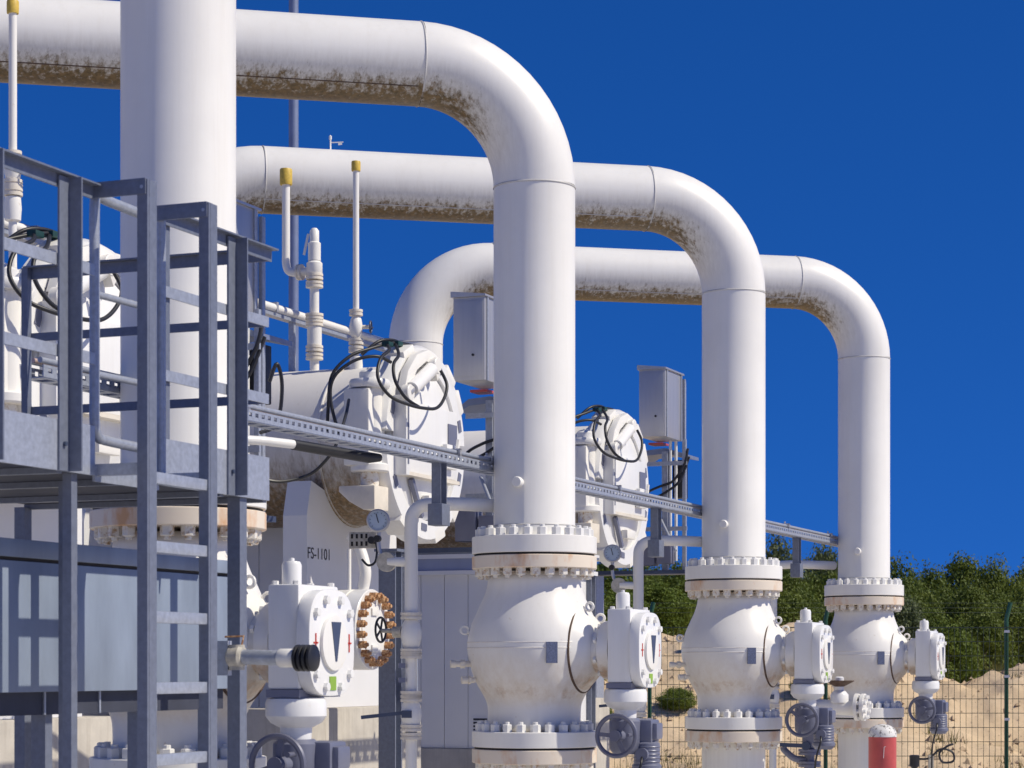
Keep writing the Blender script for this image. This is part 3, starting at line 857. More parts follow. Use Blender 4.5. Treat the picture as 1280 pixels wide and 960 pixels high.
# ------------------------------------------------------------------ blind flange with rusty bolts
at = PT(466, 787, 1.09)
o = thing('blind_flange', 'blind flange with a ring of rusty bolts below the middle vessel', 'flange', at)
k = 1.09
MB().lathe([(40, -52), (54, -51), (55, -50), (55, -27), (54, -26)], 48, (0, 0, 0), (1, 0, 0)).build('nozzle_flange', 'white', o)
MB().lathe([(52, -26), (52, -24)], 48, (0, 0, 0), (1, 0, 0)).build('gasket', 'gasket', o)
MB().lathe([(54, -24), (55, -23), (55, -1), (54, 0), (36, 0), (35, 1.5), (0, 1.6)], 48, (0, 0, 0), (1, 0, 0)).build('cover', 'bright', o)
MB().cyl((-160, 0, 0), (-50, 0, 0), 34, n=32).build('nozzle', 'white', o)
bolt_ring(o, hexnut(5.6, 13, 'rustbolt'), 20, 46, -0.3, 'x')
for z in (24, -26): MB().box(1.6, 4, -9, 9, z - 5, z + 5).build('lug', 'white', o, bev=.5)
MB().tube(smooth_path([(-20, 10, 54), (-16, 10, 80), (-26, 14, 110), (-40, 14, 130)]), 8, 16).build('drain_pipe', 'white', o)
MB().tube([(-34, -4, 52), (-34, -4, 110)], 3, 10).build('drain_pipe', 'white', o)

# ------------------------------------------------------------------ junction box, lamp and small things under the middle vessel
at = PT(455, 675, 1.06)
o = thing('terminal_box', 'grey slotted terminal plate under the middle vessel', 'box', at)
MB().box(-20, 20, -4, 4, -11, 11).build('plate', 'beige', o, bev=1)
for i in range(4):
    for z in (-5, 5): MB().box(-17 + 7 * i, -14 + 7 * i, -4.6, -3.9, z - 3, z + 3).build('slot', 'gasket', o)
MB().cyl((16, -4, -1), (16, -12, -1), 5, n=14).build('gland', 'rubber', o)
MB().tube(smooth_path([(0, -6, -26), (10, -8, -34), (20, -8, -30), (22, -6, -14), (20, -6, -4)]), 1.6, 8).build('cable', 'rubber', o)

# ------------------------------------------------------------------ cable trays and conduits along the row
def tray():
    K = 1173.0
    z = 251.0
    d0 = K / (1775 - 40); d1 = K / (1775 - 1062)
    p0 = PT(40, HZ, d0); p1 = PT(1062, HZ, d1); p0.z = p1.z = 0
    at = p0 + Vector((0, 0, z))
    o = thing('cable_tray', 'long slotted cable tray crossing in front of the vessel doors', 'cable tray', at)
    ln = (p1 - p0).length
    # side rail with slots: top strip, bottom strip, posts between slots
    n = int(ln / 13)
    for side, nm in ((-11, 'side_rail'), (11, 'side_rail')):
        m_ = MB()
        m_.box(side - .6, side + .6, 0, ln, 2, 4.5); m_.box(side - .6, side + .6, 0, ln, -6, -2)
        for i in range(n): m_.box(side - .5, side + .5, i * 13, i * 13 + 7, -2, 2)
        m_.build(nm, 'galv', o, smooth=False)
    m_ = MB()
    m_.box(-11, -7, 0, ln, -6.8, -6); m_.box(7, 11, 0, ln, -6.8, -6)
    for i in range(n // 2): m_.box(-7, 7, i * 26, i * 26 + 12, -6.8, -6)
    m_.build('floor', 'galv', o, smooth=False)
    for dx, zz, r, mt in ((8, 8.6, 2.6, 'galv'), (1, 8.2, 2.2, 'copper'), (-6, 8, 2.0, 'galv')):
        MB().tube([(dx, 0, zz), (dx, ln, zz)], r, 10).build('conduit', mt, o)
    for tt in (0.12, .3, .335, .5, .66, .82, .93):
        m_ = MB().box(-13, 14, ln * tt, ln * tt + 5, 4.6, 6.2); m_.box(12, 14, ln * tt, ln * tt + 5, 4, 13); m_.box(-12, 14, ln * tt, ln * tt + 5, 10.8, 13); m_.cyl((5, ln * tt + 2, 12), (5, ln * tt + 2, 17), 1.6, n=8)
        m_.build('conduit_clamp', 'stainless', o)
    # slotted hangers reaching down to the bypass lines
    for px in (549, 820, 996):
        dd = K / (1775 - px); y = (PT(px, HZ, dd) - p0).dot(BX)
        m_ = MB(); zt = -7; zb = -70
        m_.box(-6, -5, y - 9, y - 5, zb, zt); m_.box(-6, -5, y + 5, y + 9, zb, zt)
        for kz in range(7): m_.box(-6, -5, y - 5, y + 5, zt - 8 - kz * 10, zt - 2 - kz * 10)
        m_.box(-5, 6, y - 9, y - 8, zb, zt); m_.box(-5, 6, y + 8, y + 9, zb, zt)
        m_.build('hanger', 'steel', o, smooth=False)
        MB().box(-9, 10, y - 14, y + 10, zb - 12, zb + 14).build('hanger_clamp', 'steel', o, bev=1)
    return o
tray()
def conduit_bank():
    K = 1690.0; z = 526.0
    p0 = PT(-40, HZ, K / 1815); p1 = PT(512, HZ, K / (1775 - 512)); at = p0.copy(); at.z = z
    o = thing('conduit_run', 'upper run of conduits ending above the middle vessel door', 'conduit', at)
    ln = (p1 - p0).length
    MB().box(-7, 7, 0, ln, -10, -4).build('carrier', 'galv', o)
    MB().tube([(6, 0, 2), (6, ln, 2)], 6, 12).build('conduit', 'white', o)
    MB().tube(smooth_path([(-6, 0, 8), (-6, ln * .5, 8), (-6, ln * .9, 8), (-6, ln, 7), (-4, ln + 22, 2), (2, ln + 36, -14), (4, ln + 40, -30)]), 4.6, 12).build('conduit', 'lampgrey', o)
    MB().tube([(2, ln - 50, -2), (6, ln - 30, -3)], 4.5, 10).build('coupling', 'rubber', o)
    m_ = MB(); m_.cyl((6, ln - 30, -3), (8, ln + 4, -6), 3.4, n=12); m_.build('conduit_end', 'white', o)
    for t_ in (.1, .35, .6): MB().box(-10, 12, ln * t_, ln * t_ + 6, -4, 10).build('saddle_clip', 'stainless', o)
    # posts that carry the run
    for (vx, _y), vd, _l in VES[:2]:
        yv = (PT(vx, HZ, vd) - p0).dot(BX)
        MB().box(-4, 4, yv - 4, yv + 4, zc + 112 - z, -10).build('bracket', 'galv', o)
    return o
conduit_bank()
# white conduit below the tray with a black sleeve, beside the middle vessel
at = PT(312, 548, 0.86)
o = thing('sleeved_conduit', 'short white conduit with black sleeve under the cable tray', 'conduit', at)
MB().tube([(-40, -30, 0), (6, 20, -1), (24, 62, -2)], 5, 12).build('conduit', 'bright', o)
MB().tube([(22, 58, -2), (60, 170, -8), (66, 186, -7)], [6, 6.4, 4.5], 12).build('sleeve', 'rubber', o)
MB().tube(smooth_path([(8, 30, 64), (14, 36, 84), (16, 44, 60), (12, 40, 20), (2, 20, 8)]), 2.2, 8).build('cable', 'rubber', o)
at = PT(318, 600, 1.0)
o = thing('hanging_cable', 'black cable sagging below the dirty vessel barrel', 'cable', at)
L = Loc(at)
MB().tube(smooth_path([L(300, 585, .98), L(322, 596, .985), (L(350, 602, .99)), L(385, 594, .995), L(405, 578, .99), L(420, 556, .985), L(432, 520, 1.0), L(436, 500, 1.02)]), 2.1, 8).build('cable', 'rubber', o)

# ------------------------------------------------------------------ stainless cabinets on stands
def stand():
    d = 1.55
    at = PT(826, HZ, d) + Vector((0, 0, GND))
    o = thing('control_cabinet', '', 'cabinet', at, group='stainless control cabinets on posts')
    Z = lambda y: (HZ - y) * d - GND
    c = MB().box(-26, 26, -54, 56, Z(549), Z(466)).build('cabinet', 'stainless', o, bev=1)
    MB().prism([(-29, Z(466)), (29, Z(466)), (29, Z(464)), (-29, Z(460))], (0, -58, 0), (1, 0, 0), (0, 0, 1), (0, 118, 0)).build('rain_roof', 'stainless', c)
    MB().box(-24, 24, -55.4, -54.1, Z(545), Z(470)).build('door', 'stainless', c, bev=.5)
    MB().lathe([(2, 0), (2, 2.5)], 12, (8, -55.4, Z(524)), (0, -1, 0)).build('lock', 'rubber', c)
    for s in (-46, 44):
        MB().box(26.1, 28, s, s + 5, Z(549), Z(466)).build('mounting_rail', 'galv', o)
    MB().box(24, 30, 60, 68, Z(712), Z(470)).build('post', 'galv', o, bev=.6)
    MB().box(34, 41, 30, 37, Z(712), Z(548)).build('post', 'galv', o, bev=.6)
    MB().box(-10, 2, 36, 46, Z(712), Z(562)).build('post', 'galv', o, bev=.6)
    # hood over a black panel
    hood = [(-60, Z(566)), (-44, Z(559)), (-6, Z(557)), (38, Z(566)), (38, Z(570)), (-6, Z(564)), (-44, Z(566)), (-60, Z(572))]
    MB().prism(hood, (0, 48, 0), (1, 0, 0), (0, 0, 1), (0, 76, 0)).build('hood', 'lampgrey', o)
    MB().box(4, 26, 60, 92, Z(620), Z(572)).build('display_box', 'rubber', o, bev=2)
    MB().box(-40, -10, 44, 80, Z(552.5), Z(550)).build('red_strip', 'red', o)
    for x_, y_ in ((6, 42), (16, 46)):
        MB().cyl((x_, y_, Z(700)), (x_, y_, Z(549)), 3, n=10).build('conduit', 'bright', o)
    for y_ in (578, 660):
        MB().box(-40, 44, 26, 30, Z(y_) - 4, Z(y_) + 4).build('cross_rail', 'galv', o)
    MB().tube(smooth_path([(-60, 50, Z(622)), (-40, 44, Z(612)), (-10, 30, Z(606)), (16, 28, Z(600)), (40, 24, Z(580)), (44, 34, Z(560))]), 2.6, 8).build('cable', 'rubber', o)
    MB().tube(smooth_path([(-60, 52, Z(632)), (-40, 44, Z(624)), (0, 30, Z(614)), (30, 26, Z(600)), (46, 36, Z(570))]), 2.6, 8).build('cable', 'rubber', o)
    MB().box(-56, -20, 20, 50, Z(706), Z(672)).build('junction_box', 'motor', o, bev=2); MB().box(-16, 14, 20, 46, Z(704), Z(680)).build('junction_box', 'motor', o, bev=2)
    MB().box(-150, 44, 14, 70, Z(717), Z(712.2)).build('shelf', 'darksteel', o)
    MB().box(-150, -140, 20, 64, 0, Z(717.2)).build('post', 'galv', o)
    MB().cyl((-18, 36, Z(640)), (40, -30, Z(690)), 3, n=10).build('brace', 'galv', o)
    return o
c0 = stand()
for i, (px, d, lab) in enumerate(((826, 1.55, 'stainless cabinet on posts against the sky, left of the second riser from the right'),
                                  (603, 1.25, 'stainless cabinet half hidden behind the middle riser'),
                                  (272, 0.985, 'narrow stainless cabinet beside the widest riser, above the railing'))):
    v = c0 if i == 0 else copy_tree(c0)
    q = PT(px, HZ, d); q.z = GND; v.location = wpos(q); v['label'] = lab

# ------------------------------------------------------------------ lamp pole and wind sensor
q = PT(367, HZ, 1.95); q.z = GND
o = thing('lamp_pole', 'tall grey lamp pole rising behind the overhead pipes', 'pole', q, rot=False)
MB().lathe([(17, 0), (17, 8), (14.5, 10), (12.4, 500), (11.5, 2300)], 24).build('pole', 'lampgrey', o)
lm = MB().bar((0, 0, 2300), (-70, -40, 2310), 40, 12); lm.build('lamp_head', 'lampgrey', o, bev=2)
p2 = PT(413, HZ, 1.24); q2 = p2.copy(); q2.z = 748 + PR - 2
o = thing('wind_sensor', 'tiny wind sensor standing on the second overhead pipe', 'sensor', q2, rot=False)
MB().lathe([(3.4, 0), (3, 4), (1.4, 6), (1.2, 20), (2.2, 21), (2.2, 26), (0, 28)], 12).build('mast', 'white', o)
m_ = MB().bar((-1, 0, 16), (20, 0, 17), 1.2, 1.4); m_.bar((12, 0, 14), (18, 0, 15), .8, 4); m_.build('vane', 'white', o)

# ------------------------------------------------------------------ white cabin behind, side enclosure, grey posts
def cabin(xl, xr, d, ytop, ybase, label, panels, louver=None, door=False):
    pc = PT((xl + xr) / 2, HZ, d)
    a, b = along_a(pc, xl), along_a(pc, xr)
    at = a.copy(); at.z = GND
    ln = (b - a).dot(AX); w = 130
    zb = (HZ - ybase) * d - GND; zt = (HZ - ytop) * d - GND
    o = thing('equipment_cabin', label, 'cabin', at, group='white equipment cabins')
    MB().box(-4, ln + 4, -4, w + 4, 0, zb).build('plinth', 'concrete', o, bev=2)
    MB().box(1, ln - 1, 3, w - 1, zb, zt).build('wall', 'cabin', o)
    pw = ln / panels
    for i in range(panels):
        pn = MB().box(i * pw + .5, (i + 1) * pw - .5, 0, 3, zb + 1, zt).build('wall_panel', 'cabin', o, bev=.5)
        if louver == i:
            fr = MB().box(pw * (i + .2), pw * (i + .85), -1.2, .2, zb + 22, zb + 56).build('louver', 'cabin', o)
            for k_ in range(5):
                MB().box(pw * (i + .24), pw * (i + .81), -2, -1.3, zb + 25 + k_ * 6, zb + 28.5 + k_ * 6).build('slat', 'ink', fr)
    MB().box(-10, ln + 10, -12, w + 8, zt, zt + 7).build('eave', 'cabin', o)
    MB().box(-6, ln + 6, -8, w + 6, zt + 7, zt + 28).build('shaded_fascia', 'shaded_fascia', o)  # dark band standing in for the shadow at the eave
    MB().box(-12, ln + 12, -14, w + 10, zt + 28, zt + 36).build('roof', 'cabin', o)
    return o
cabin(497, 706, 1.38, 718, 936, 'white clad cabin with louver behind the large middle ball valve', 7, 3)
cabin(120, 366, 1.24, 640, 890, 'white cabin wall at left between the ladder and tagged saddle', 6)
def ibeam(px, d, ytop, label):
    q = PT(px, HZ, d); q.z = GND
    o = thing('support_column', label, 'column', q, group='grey steel support columns')
    h = (HZ - ytop) * d - GND
    MB().box(-13, 13, -12, -9, 0, h).build('column_flange', 'steel', o)
    MB().box(-13, 13, 9, 12, 0, h).build('column_flange', 'steel', o)
    MB().box(-2, 2, -9, 9, 0, h).build('web', 'galv', o)
    MB().box(-18, 18, -16, 16, h, h + 4).build('cap_plate', 'steel', o)
ibeam(488, 1.14, 690, 'grey steel column right of the rusty bolted blind flange')
ibeam(733, 1.40, 700, 'grey steel column just right of the large middle ball valve')

# ------------------------------------------------------------------ access platform with ladder (left foreground)
C = PT(118, HZ, 0.55)                                   # corner where the front railing meets the ladder
DC = 0.55
at = C + Vector((0, 0, GND))
plat = thing('access_platform', 'grey steel access platform with railings and ladder in the left foreground', 'platform', at)
LP = Loc(at)
ZF = (HZ - 580) * DC - GND                              # floor level
ZT = (HZ - 234) * DC - GND                              # top rail
yC2 = (along_b(C, 197) - C).dot(BX)
yE = (along_b(C, 335) - C).dot(BX)
y1 = (along_b(C, -45) - C).dot(BX)
BACK = -225
def ang_rail(nm, p, q, z, h=8.6, t_=1.4, up=True):
    p = Vector(p); q = Vector(q); d = (q - p).normalized(); s = Vector((-d.y, d.x, 0))
    m_ = MB().bar(Vector((p.x, p.y, z - h / 2)), Vector((q.x, q.y, z - h / 2)), t_, h)
    if up: m_.bar(Vector((p.x, p.y, z + .5)) - s * 3, Vector((q.x, q.y, z + .5)) - s * 3, 8, 1.2)
    return m_.build(nm, 'steel', plat, smooth=False)
def post(x, y, z0, z1, wa=7, wb=7, t_=1.3, mat='steel', nm='post'):
    """equal angle post: one leg facing the door direction, one facing the camera side"""
    m_ = MB().box(x - t_, x, y - wb / 2, y + wb / 2, z0, z1)
    m_.box(x - wa, x - t_, y - wb / 2, y - wb / 2 + t_, z0, z1)
    return m_.build(nm, mat, plat, smooth=False)
# floor: frame beams and gratings
MB().box(BACK, -1, y1, yE, ZF - 5, ZF - 2).build('floor_plate', 'shaded_underside', plat)
for yy in (y1 + 2, -40, 60, 180, yE - 2):
    MB().box(BACK, -2, yy - 3, yy + 3, ZF - 9.5, ZF - 5.2).build('floor_beam', 'steel', plat)
MB().box(-1, 1.2, y1, -1, ZF - 8, ZF + 26).build('kick_plate', 'galv', plat)
MB().box(-1, 1.2, yC2, yE, ZF - 8, ZF + 26).build('kick_plate', 'galv', plat)
MB().box(-1, 1.2, -1, yC2, ZF - 12, ZF - 1).build('edge_beam', 'galv', plat)
MB().box(BACK, -1, yE - 1, yE + 1, ZF - 8, ZF + 26).build('kick_plate', 'steel', plat)
# railings along the front edge, left and right of the ladder
for ya, yb in ((y1, 0), (yC2, yE)):
    ang_rail('top_rail', (0, ya, 0), (0, yb + (5 if yb else 0), 0), ZT)
    for zz in (ZF + (ZT - ZF) * .38, ZF + (ZT - ZF) * .70):
        MB().bar((0, ya, zz), (0, yb, zz), 1.6, 8).build('mid_rail', 'galv', plat, smooth=False)
# railing of the far end
ang_rail('top_rail', (BACK, yE, 0), (0, yE, 0), ZT, 9)
for zz in (ZF + (ZT - ZF) * .38, ZF + (ZT - ZF) * .70):
    MB().bar((BACK, yE, zz), (0, yE, zz), 1.6, 7).build('mid_rail', 'steel', plat, smooth=False)
for xx in (-110, BACK + 4): post(xx, yE - 3, ZF, ZT, 6, 6)
for px in (-17, 82, 291):
    yy = (along_b(C, px) - C).dot(BX)
    m_ = MB().box(1.3, 2.8, yy - 11.5, yy, ZF - 8, ZT - 1); m_.box(1.3, 12.5, yy, yy + 1.5, ZF - 8, ZT - 1)
    m_.build('post', 'steel', plat, smooth=False)
    MB().lathe([(1.6, 0), (1.6, 2)], 8, (2.8, yy - 6, ZF + 10), (1, 0, 0)).build('bolt', 'darksteel', plat)
# ladder standing off the platform edge
aL = (along_a(C, 174) - C).dot(AX)
for yy, zt_ in ((0, ZT + 2), (yC2, ZT + 2)):
    m_ = MB().box(aL - 1, aL + 7, yy - 1, yy + 1.4, 0, zt_)
    m_.box(aL + 5.8, aL + 7.2, yy + 1.4, yy + 11, 0, zt_)
    m_.build('ladder_stile', 'steel', plat, smooth=False)
    m_ = MB().bar((-1, yy - 1.2, ZT - 3), (aL + 6, yy - 1.2, ZT - 3), 1.6, 10); m_.bar((-1, yy + 2, ZT + 2), (aL + 6, yy + 2, ZT + 2), 9, 1.4)
    m_.build('stile_bracket', 'steel', plat, smooth=False)
    MB().bar((-1, yy + 4, ZF - 4), (aL + 4, yy + 4, ZF - 4), 6, 8).build('stile_bracket', 'galv', plat, smooth=False)
    MB().cyl((aL + 3, yy - 1, ZT - 3), (aL + 3, yy - 2.2, ZT - 3), 1.3, n=8).build('bolt', 'stainless', plat)
for yr in (600, 685, 772, 860, 949, 1037, 1125, 1210):
    zr = (HZ - yr) * 0.556 - GND
    if zr < 4: continue
    MB().box(aL + .5, aL + 6, 1.4, yC2 - 1, zr - 4, zr + 4).build('rung', 'galv', plat, bev=.6)
# round tube hoops that guard the ladder opening
for y_a, y_b, sgn in ((6, 44, 1),):
    hoop = smooth_path([(-3, 62, ZT - 6), (-3, 20, ZT - 5), (-3, 9, ZT - 4), (-3, 5, ZT - 12), (-3, 5, ZT - 60), (-3, 5, ZF + 60), (-3, 5, ZF + 30), (-3, 9, ZF + 20), (-3, 20, ZF + 18), (-3, 62, ZF + 17)], 5)
    MB().tube(hoop, 3.6, 12).build('gate_hoop', 'galv', plat)
    for zz in (ZF + (ZT - ZF) * .33, ZF + (ZT - ZF) * .62):
        MB().tube([(-3, 5, zz), (-3, 60, zz + .5)], 2.4, 10).build('gate_bar', 'galv', plat)
m_ = MB().tube([(1, yC2 + 3, ZF - 6), (1, yC2 + 3, ZT - 6)], 3.6, 12); m_.build('gate_post', 'galv', plat)
post(-2, yC2 + 16, ZF - 2, ZT - 2, 8, 9, nm='gate_post')
m_ = MB().box(-8, -2, yC2 - 14, yC2 - 8, ZF + 2, ZF + 40); m_.box(-8, -2, yC2 - 14, yC2 - 8, ZF + 66, ZF + 130); m_.build('gate_closer', 'darksteel', plat)
# legs
for px, dx, w, wb in ((99, -4, 7, 7), (307, -2, 11, 11)):
    yy = (along_b(C, px) - C).dot(BX)
    post(dx, yy, 0, ZF - 8, w, wb, 1.6, nm='leg')
post(-30, 20, 0, ZF - 9.7, 9, 10, 1.6, nm='leg')
post(BACK + 6, yE - 8, 0, ZF - 8, 10, 10, 1.6, nm='leg')
post(BACK + 6, y1 + 8, 0, ZF - 8, 10, 10, 1.6, nm='leg')

# ------------------------------------------------------------------ galvanised trough under the platform
KT = 975.0
at = PT(291, HZ, KT / (1775 - 291)); at.z = GND
o = thing('galvanised_trough', 'blue grey galvanised sheet trough behind the ladder rungs', 'trough', at)
zt0 = -GND
for y0, y1_ in ((-420, -141.5), (-141, 0)):
    MB().box(-30, 0, y0, y1_, zt0 - 17.5, zt0 + 74).build('side_sheet', 'panel', o, bev=.5)
MB().box(-34, 3, -420, -150, zt0 + 76.5, zt0 + 89).build('cover', 'panel', o, bev=.5)
MB().box(-34, 3, -149, 2, zt0 + 76.5, zt0 + 87).build('cover', 'panel', o, bev=.5)
MB().box(-31, -1, -420, -.5, zt0 + 74, zt0 + 76.5).build('gap_shade', 'gasket', o)  # black strip painting the shade of the open gap below the covers
MB().box(-30, -8, -420, -2, zt0 - 34, zt0 - 17.7).build('support_beam', 'shaded_underside', o)  # shaded underside of the trough, its shade painted as a dark tone
for y_ in (-392, -330, -262, -190, -110, -40):
    MB().box(-8, -6.6, y_, y_ + 2, zt0 - 34, zt0 - 17.7).build('stiffener', 'galv', o)
for y_ in (-400, -250, -120, -12):
    MB().box(-26, -14, y_, y_ + 9, 0, zt0 - 34.2).build('leg', 'steel', o)

# ------------------------------------------------------------------ conduit with black gland in front of the lower left gearbox
at = PT(296, 821, 0.60)
o = thing('gland_pipe', 'horizontal grey pipe ending in a black rubber gland, lower left', 'pipe', at)
MB().lathe([(7, -6), (9, -4), (9, 4), (7, 6)], 16, (0, 0, 0), (1, 0, 0)).build('tee', 'beige', o)
MB().cyl((0, 0, -10), (0, 0, 9), 6, n=14).build('tee', 'beige', o)
MB().cyl((4, 0, 0), (38, 0, -1), 5.6, n=16).build('pipe', 'galv', o)
MB().lathe([(6.4, 36), (7, 37), (7, 50), (6.4, 51)], 16, (0, 0, -1), (1, 0, 0)).build('sleeve', 'white', o)
g = MB()
for k_ in range(4): g.lathe([(8, 50 + k_ * 4), (10, 51 + k_ * 4), (10, 53 + k_ * 4), (8, 54 + k_ * 4)], 18, (0, 0, -1), (1, 0, 0))
g.build('gland', 'rubber', o)
MB().tube([(-10, 0, 15), (6, 0, 15.5), (4, 0, 8)], .8, 6).build('wire_handle', 'rustbolt', o)
MB().box(-16, -6, -3, 3, -14, 12).build('bracket', 'galv', o)

# ------------------------------------------------------------------ sampling line and red bollard in front of the far valve
at = PT(1012, HZ, 1.42) + Vector((0, 0, GND))
o = thing('sampling_line', 'small flanged pipe and valve left of the red bollard', 'valve', at)
Zs = lambda y: (HZ - y) * 1.42 - GND
MB().tube([(-10, 0, Zs(882)), (100, 0, Zs(886))], 13, 18).build('pipe', 'white', o)
for x_ in (0, 9, 86, 97):
    m_ = MB().lathe([(12, -3), (24, -3), (24, 3), (12, 3)], 24, (x_, 0, Zs(883.5)), (1, 0, 0)).build('flange', 'white', o)
    bolt_ring(m_, hexnut(4, 7, 'nutwhite', stud=False), 8, 19, 0, 'x')
    for ch in m_.children: ch.location = (ch.location[0] + x_ * S + 3 * S, ch.location[1], ch.location[2] + Zs(883.5) * S)
MB().lathe([(16, 0), (16, 14), (11, 20), (8, 22), (8, 44), (5, 46)], 18, (54, 0, Zs(878))).build('stem', 'bright', o)
MB().lathe([(3, 0), (26, 12), (26, 13.5), (3, 4)], 16, (54, 0, Zs(860))).build('drip_hood', 'rust', o)
MB().box(-10, 16, -14, 14, Zs(935), Zs(906)).build('actuator', 'motor', o, bev=3)
MB().cyl((0, 0, 0), (0, 0, Zs(884)), 9, n=16).build('pipe', 'motor', o)
for y in (912, 940, 955):
    m_ = MB(); flange_pair(m_, (0, 0, Zs(y)), 20, 5); m_.build('flange', 'motor', o)
m_ = MB().bar((-2, -16, Zs(932)), (-84, -22, Zs(930)), 6, 7); m_.cyl((-2, -20, Zs(932)), (-2, -8, Zs(932)), 8, n=14); m_.build('lever', 'darksteel', o)
MB().tube(smooth_path([(-4, -4, Zs(950)), (-26, -6, Zs(948)), (-44, -6, Zs(938)), (-46, -6, Zs(934))]), 6, 10).build('drain_pipe', 'motor', o)

at = PT(1103, HZ, 1.30) + Vector((0, 0, GND))
o = thing('bollard', 'red bollard with speckled white domed cap', 'bollard', at, rot=False)
zb = (HZ - 921) * 1.3 - GND
MB().lathe([(22.5, 0), (22.5, zb)], 36).build('post', 'red', o)
MB().lathe([(23.3, zb), (23.3, zb + 2), (22, zb + 9), (18, zb + 15), (11, zb + 19), (4, zb + 20.6), (0, zb + 20.8)], 36).build('cap', 'speckle', o)
mk = MB().bar((-2, -23, zb - 34), (-1, -23, zb - 16), .9, .8); mk.bar((-1, -23, zb - 16), (1.5, -23, zb - 15), .9, .8); mk.build('scratch', 'nutwhite', o)
MB().lathe([(26, 0), (26, 4)], 24).build('base_plate', 'steel', o)

at = PT(1143, HZ, 1.62) + Vector((0, 0, GND))
o = thing('cable_plug', 'black plug and looped cable at lower right beside the fence', 'plug', at, rot=False)
zk = (HZ - 945) * 1.62 - GND
MB().lathe([(4, 0), (4, zk - 26), (10, zk - 20), (10, zk - 2), (11, zk), (8, zk + 2)], 18).build('plug', 'rubber', o)
MB().tube(smooth_path([(10, 0, zk - 6), (30, -4, zk - 4), (52, -4, zk + 14), (76, -4, zk + 8), (78, -4, zk - 10), (56, -4, zk - 12), (50, -4, zk + 6), (66, -4, zk + 20), (78, -2, zk + 24)]), 2.2, 8).build('cable', 'rubber', o)
MB().box(28, 38, -6, 2, 0, zk + 2).build('bracket', 'beige', o)

# ------------------------------------------------------------------ fence
DF = 1.87
q = PT(812, HZ, DF); q.z = GND
o = thing('wire_fence', 'green posted wire mesh fence in front of the sand heaps', 'fence', q, rot=False)
ft = (HZ - 784) * DF - GND
fx = [PT(px, HZ, DF).x - q.x for px in (372, 592, 812, 1032, 1258, 1484)]
bend = lambda x_: [(x_, 0, 0), (x_, 0, ft + 18), (x_ + 1.5, -2, ft + 26), (x_ + 9, -4, ft + 58)]
for x_ in fx:
    p_ = MB().tube(bend(x_), 5, 12).build('post', 'fence', o)
    for zz in (ft - 10, ft - 115, ft - 215):
        MB().box(x_ - 6, x_ + 6, -7, -3, zz - 3, zz + 3).build('clip', 'stainless', p_)
for a_, b_ in zip(fx[:-1], fx[1:]):
    m_ = MB()
    n = int((b_ - a_) / 13.4)
    for k_ in range(n + 1):
        x_ = a_ + (b_ - a_) * k_ / n
        m_.box(x_ - .5, x_ + .5, -6.2, -5.4, 8, ft)
    zz = 10
    while zz < ft:
        m_.box(a_, b_, -7, -6.2, zz - .7, zz + .7); zz += 33.4
    m_.box(a_, b_, -7, -6.2, ft - 2, ft - .8)
    tag(m_.build('mesh_panel', 'wire', o, smooth=False), None, None, kind='stuff')
for k_ in (.25, .6, .95):
    MB().tube([(fx[0] + 9 * k_, -4 * k_, ft + 26 + 32 * k_), (fx[-1] + 9 * k_, -4 * k_, ft + 26 + 32 * k_)], .5, 5).build('top_wire', 'wire', o)

# ------------------------------------------------------------------ trees and bushes on the bank
def crown_mesh(seed, n_clump, n_leaf, leaf, squash=1.0):
    """unit crown (radius about 1, base at z = 0): leaf quads in clumps"""
    rnd = random.Random(seed); vs = []; fs = []
    for c in range(n_clump):
        while True:
            p = Vector((rnd.uniform(-1, 1), rnd.uniform(-1, 1), rnd.uniform(-1, 1)))
            if 0.25 < p.length < 1: break
        p = p.normalized() * (0.45 + 0.5 * rnd.random() ** .6)
        p.z = (p.z + 1) * 0.5 * 1.7 * squash
        p.x *= 1.0 - 0.28 * max(0, p.z - .9); p.y *= 1.0 - 0.28 * max(0, p.z - .9)
        cr = rnd.uniform(.16, .34)
        for l in range(n_leaf):
            q = Vector((rnd.gauss(0, 1), rnd.gauss(0, 1), rnd.gauss(0, 1)))
            q = q.normalized() * cr * rnd.random() ** .45
            n_ = (q.normalized() + Vector((rnd.uniform(-.8, .8), rnd.uniform(-.8, .8), rnd.uniform(-.2, .9)))).normalized()
            s_ = n_.orthogonal().normalized(); s_.rotate(Matrix.Rotation(rnd.uniform(0, 6.28), 3, n_)); u = n_.cross(s_)
            a_ = leaf * rnd.uniform(.6, 1.3); c_ = p + q; b_ = a_ * .55
            i0 = len(vs)
            vs += [c_ - s_ * a_, c_ - u * b_ + n_ * a_ * .15, c_ + s_ * a_, c_ + u * b_ + n_ * a_ * .15]
            fs.append((i0, i0 + 1, i0 + 2, i0 + 3))
    me = bpy.data.meshes.new('crown')
    me.from_pydata([tuple(v) for v in vs], [], fs)
    return me
def trunk_mesh(seed):
    rnd = random.Random(seed); m_ = MB()
    m_.tube(smooth_path([(0, 0, -.15), (.03, .01, .3), (.0, .04, .8), (.03, .0, 1.3)], 4), [.085 - .0055 * k_ for k_ in range(13)], 8)
    for k_ in range(6):
        a_ = rnd.uniform(0, 6.28); z_ = rnd.uniform(.15, .8); r_ = rnd.uniform(.5, .75)
        m_.tube(smooth_path([(.01, .02, z_), (r_ * .5 * math.cos(a_), r_ * .5 * math.sin(a_), z_ + .22), (r_ * math.cos(a_), r_ * math.sin(a_), z_ + .5)], 3), [.04 - .005 * j for j in range(7)], 6)
    return m_.mesh('trunk', scale=1.0, mat='bark')
crowns = {}
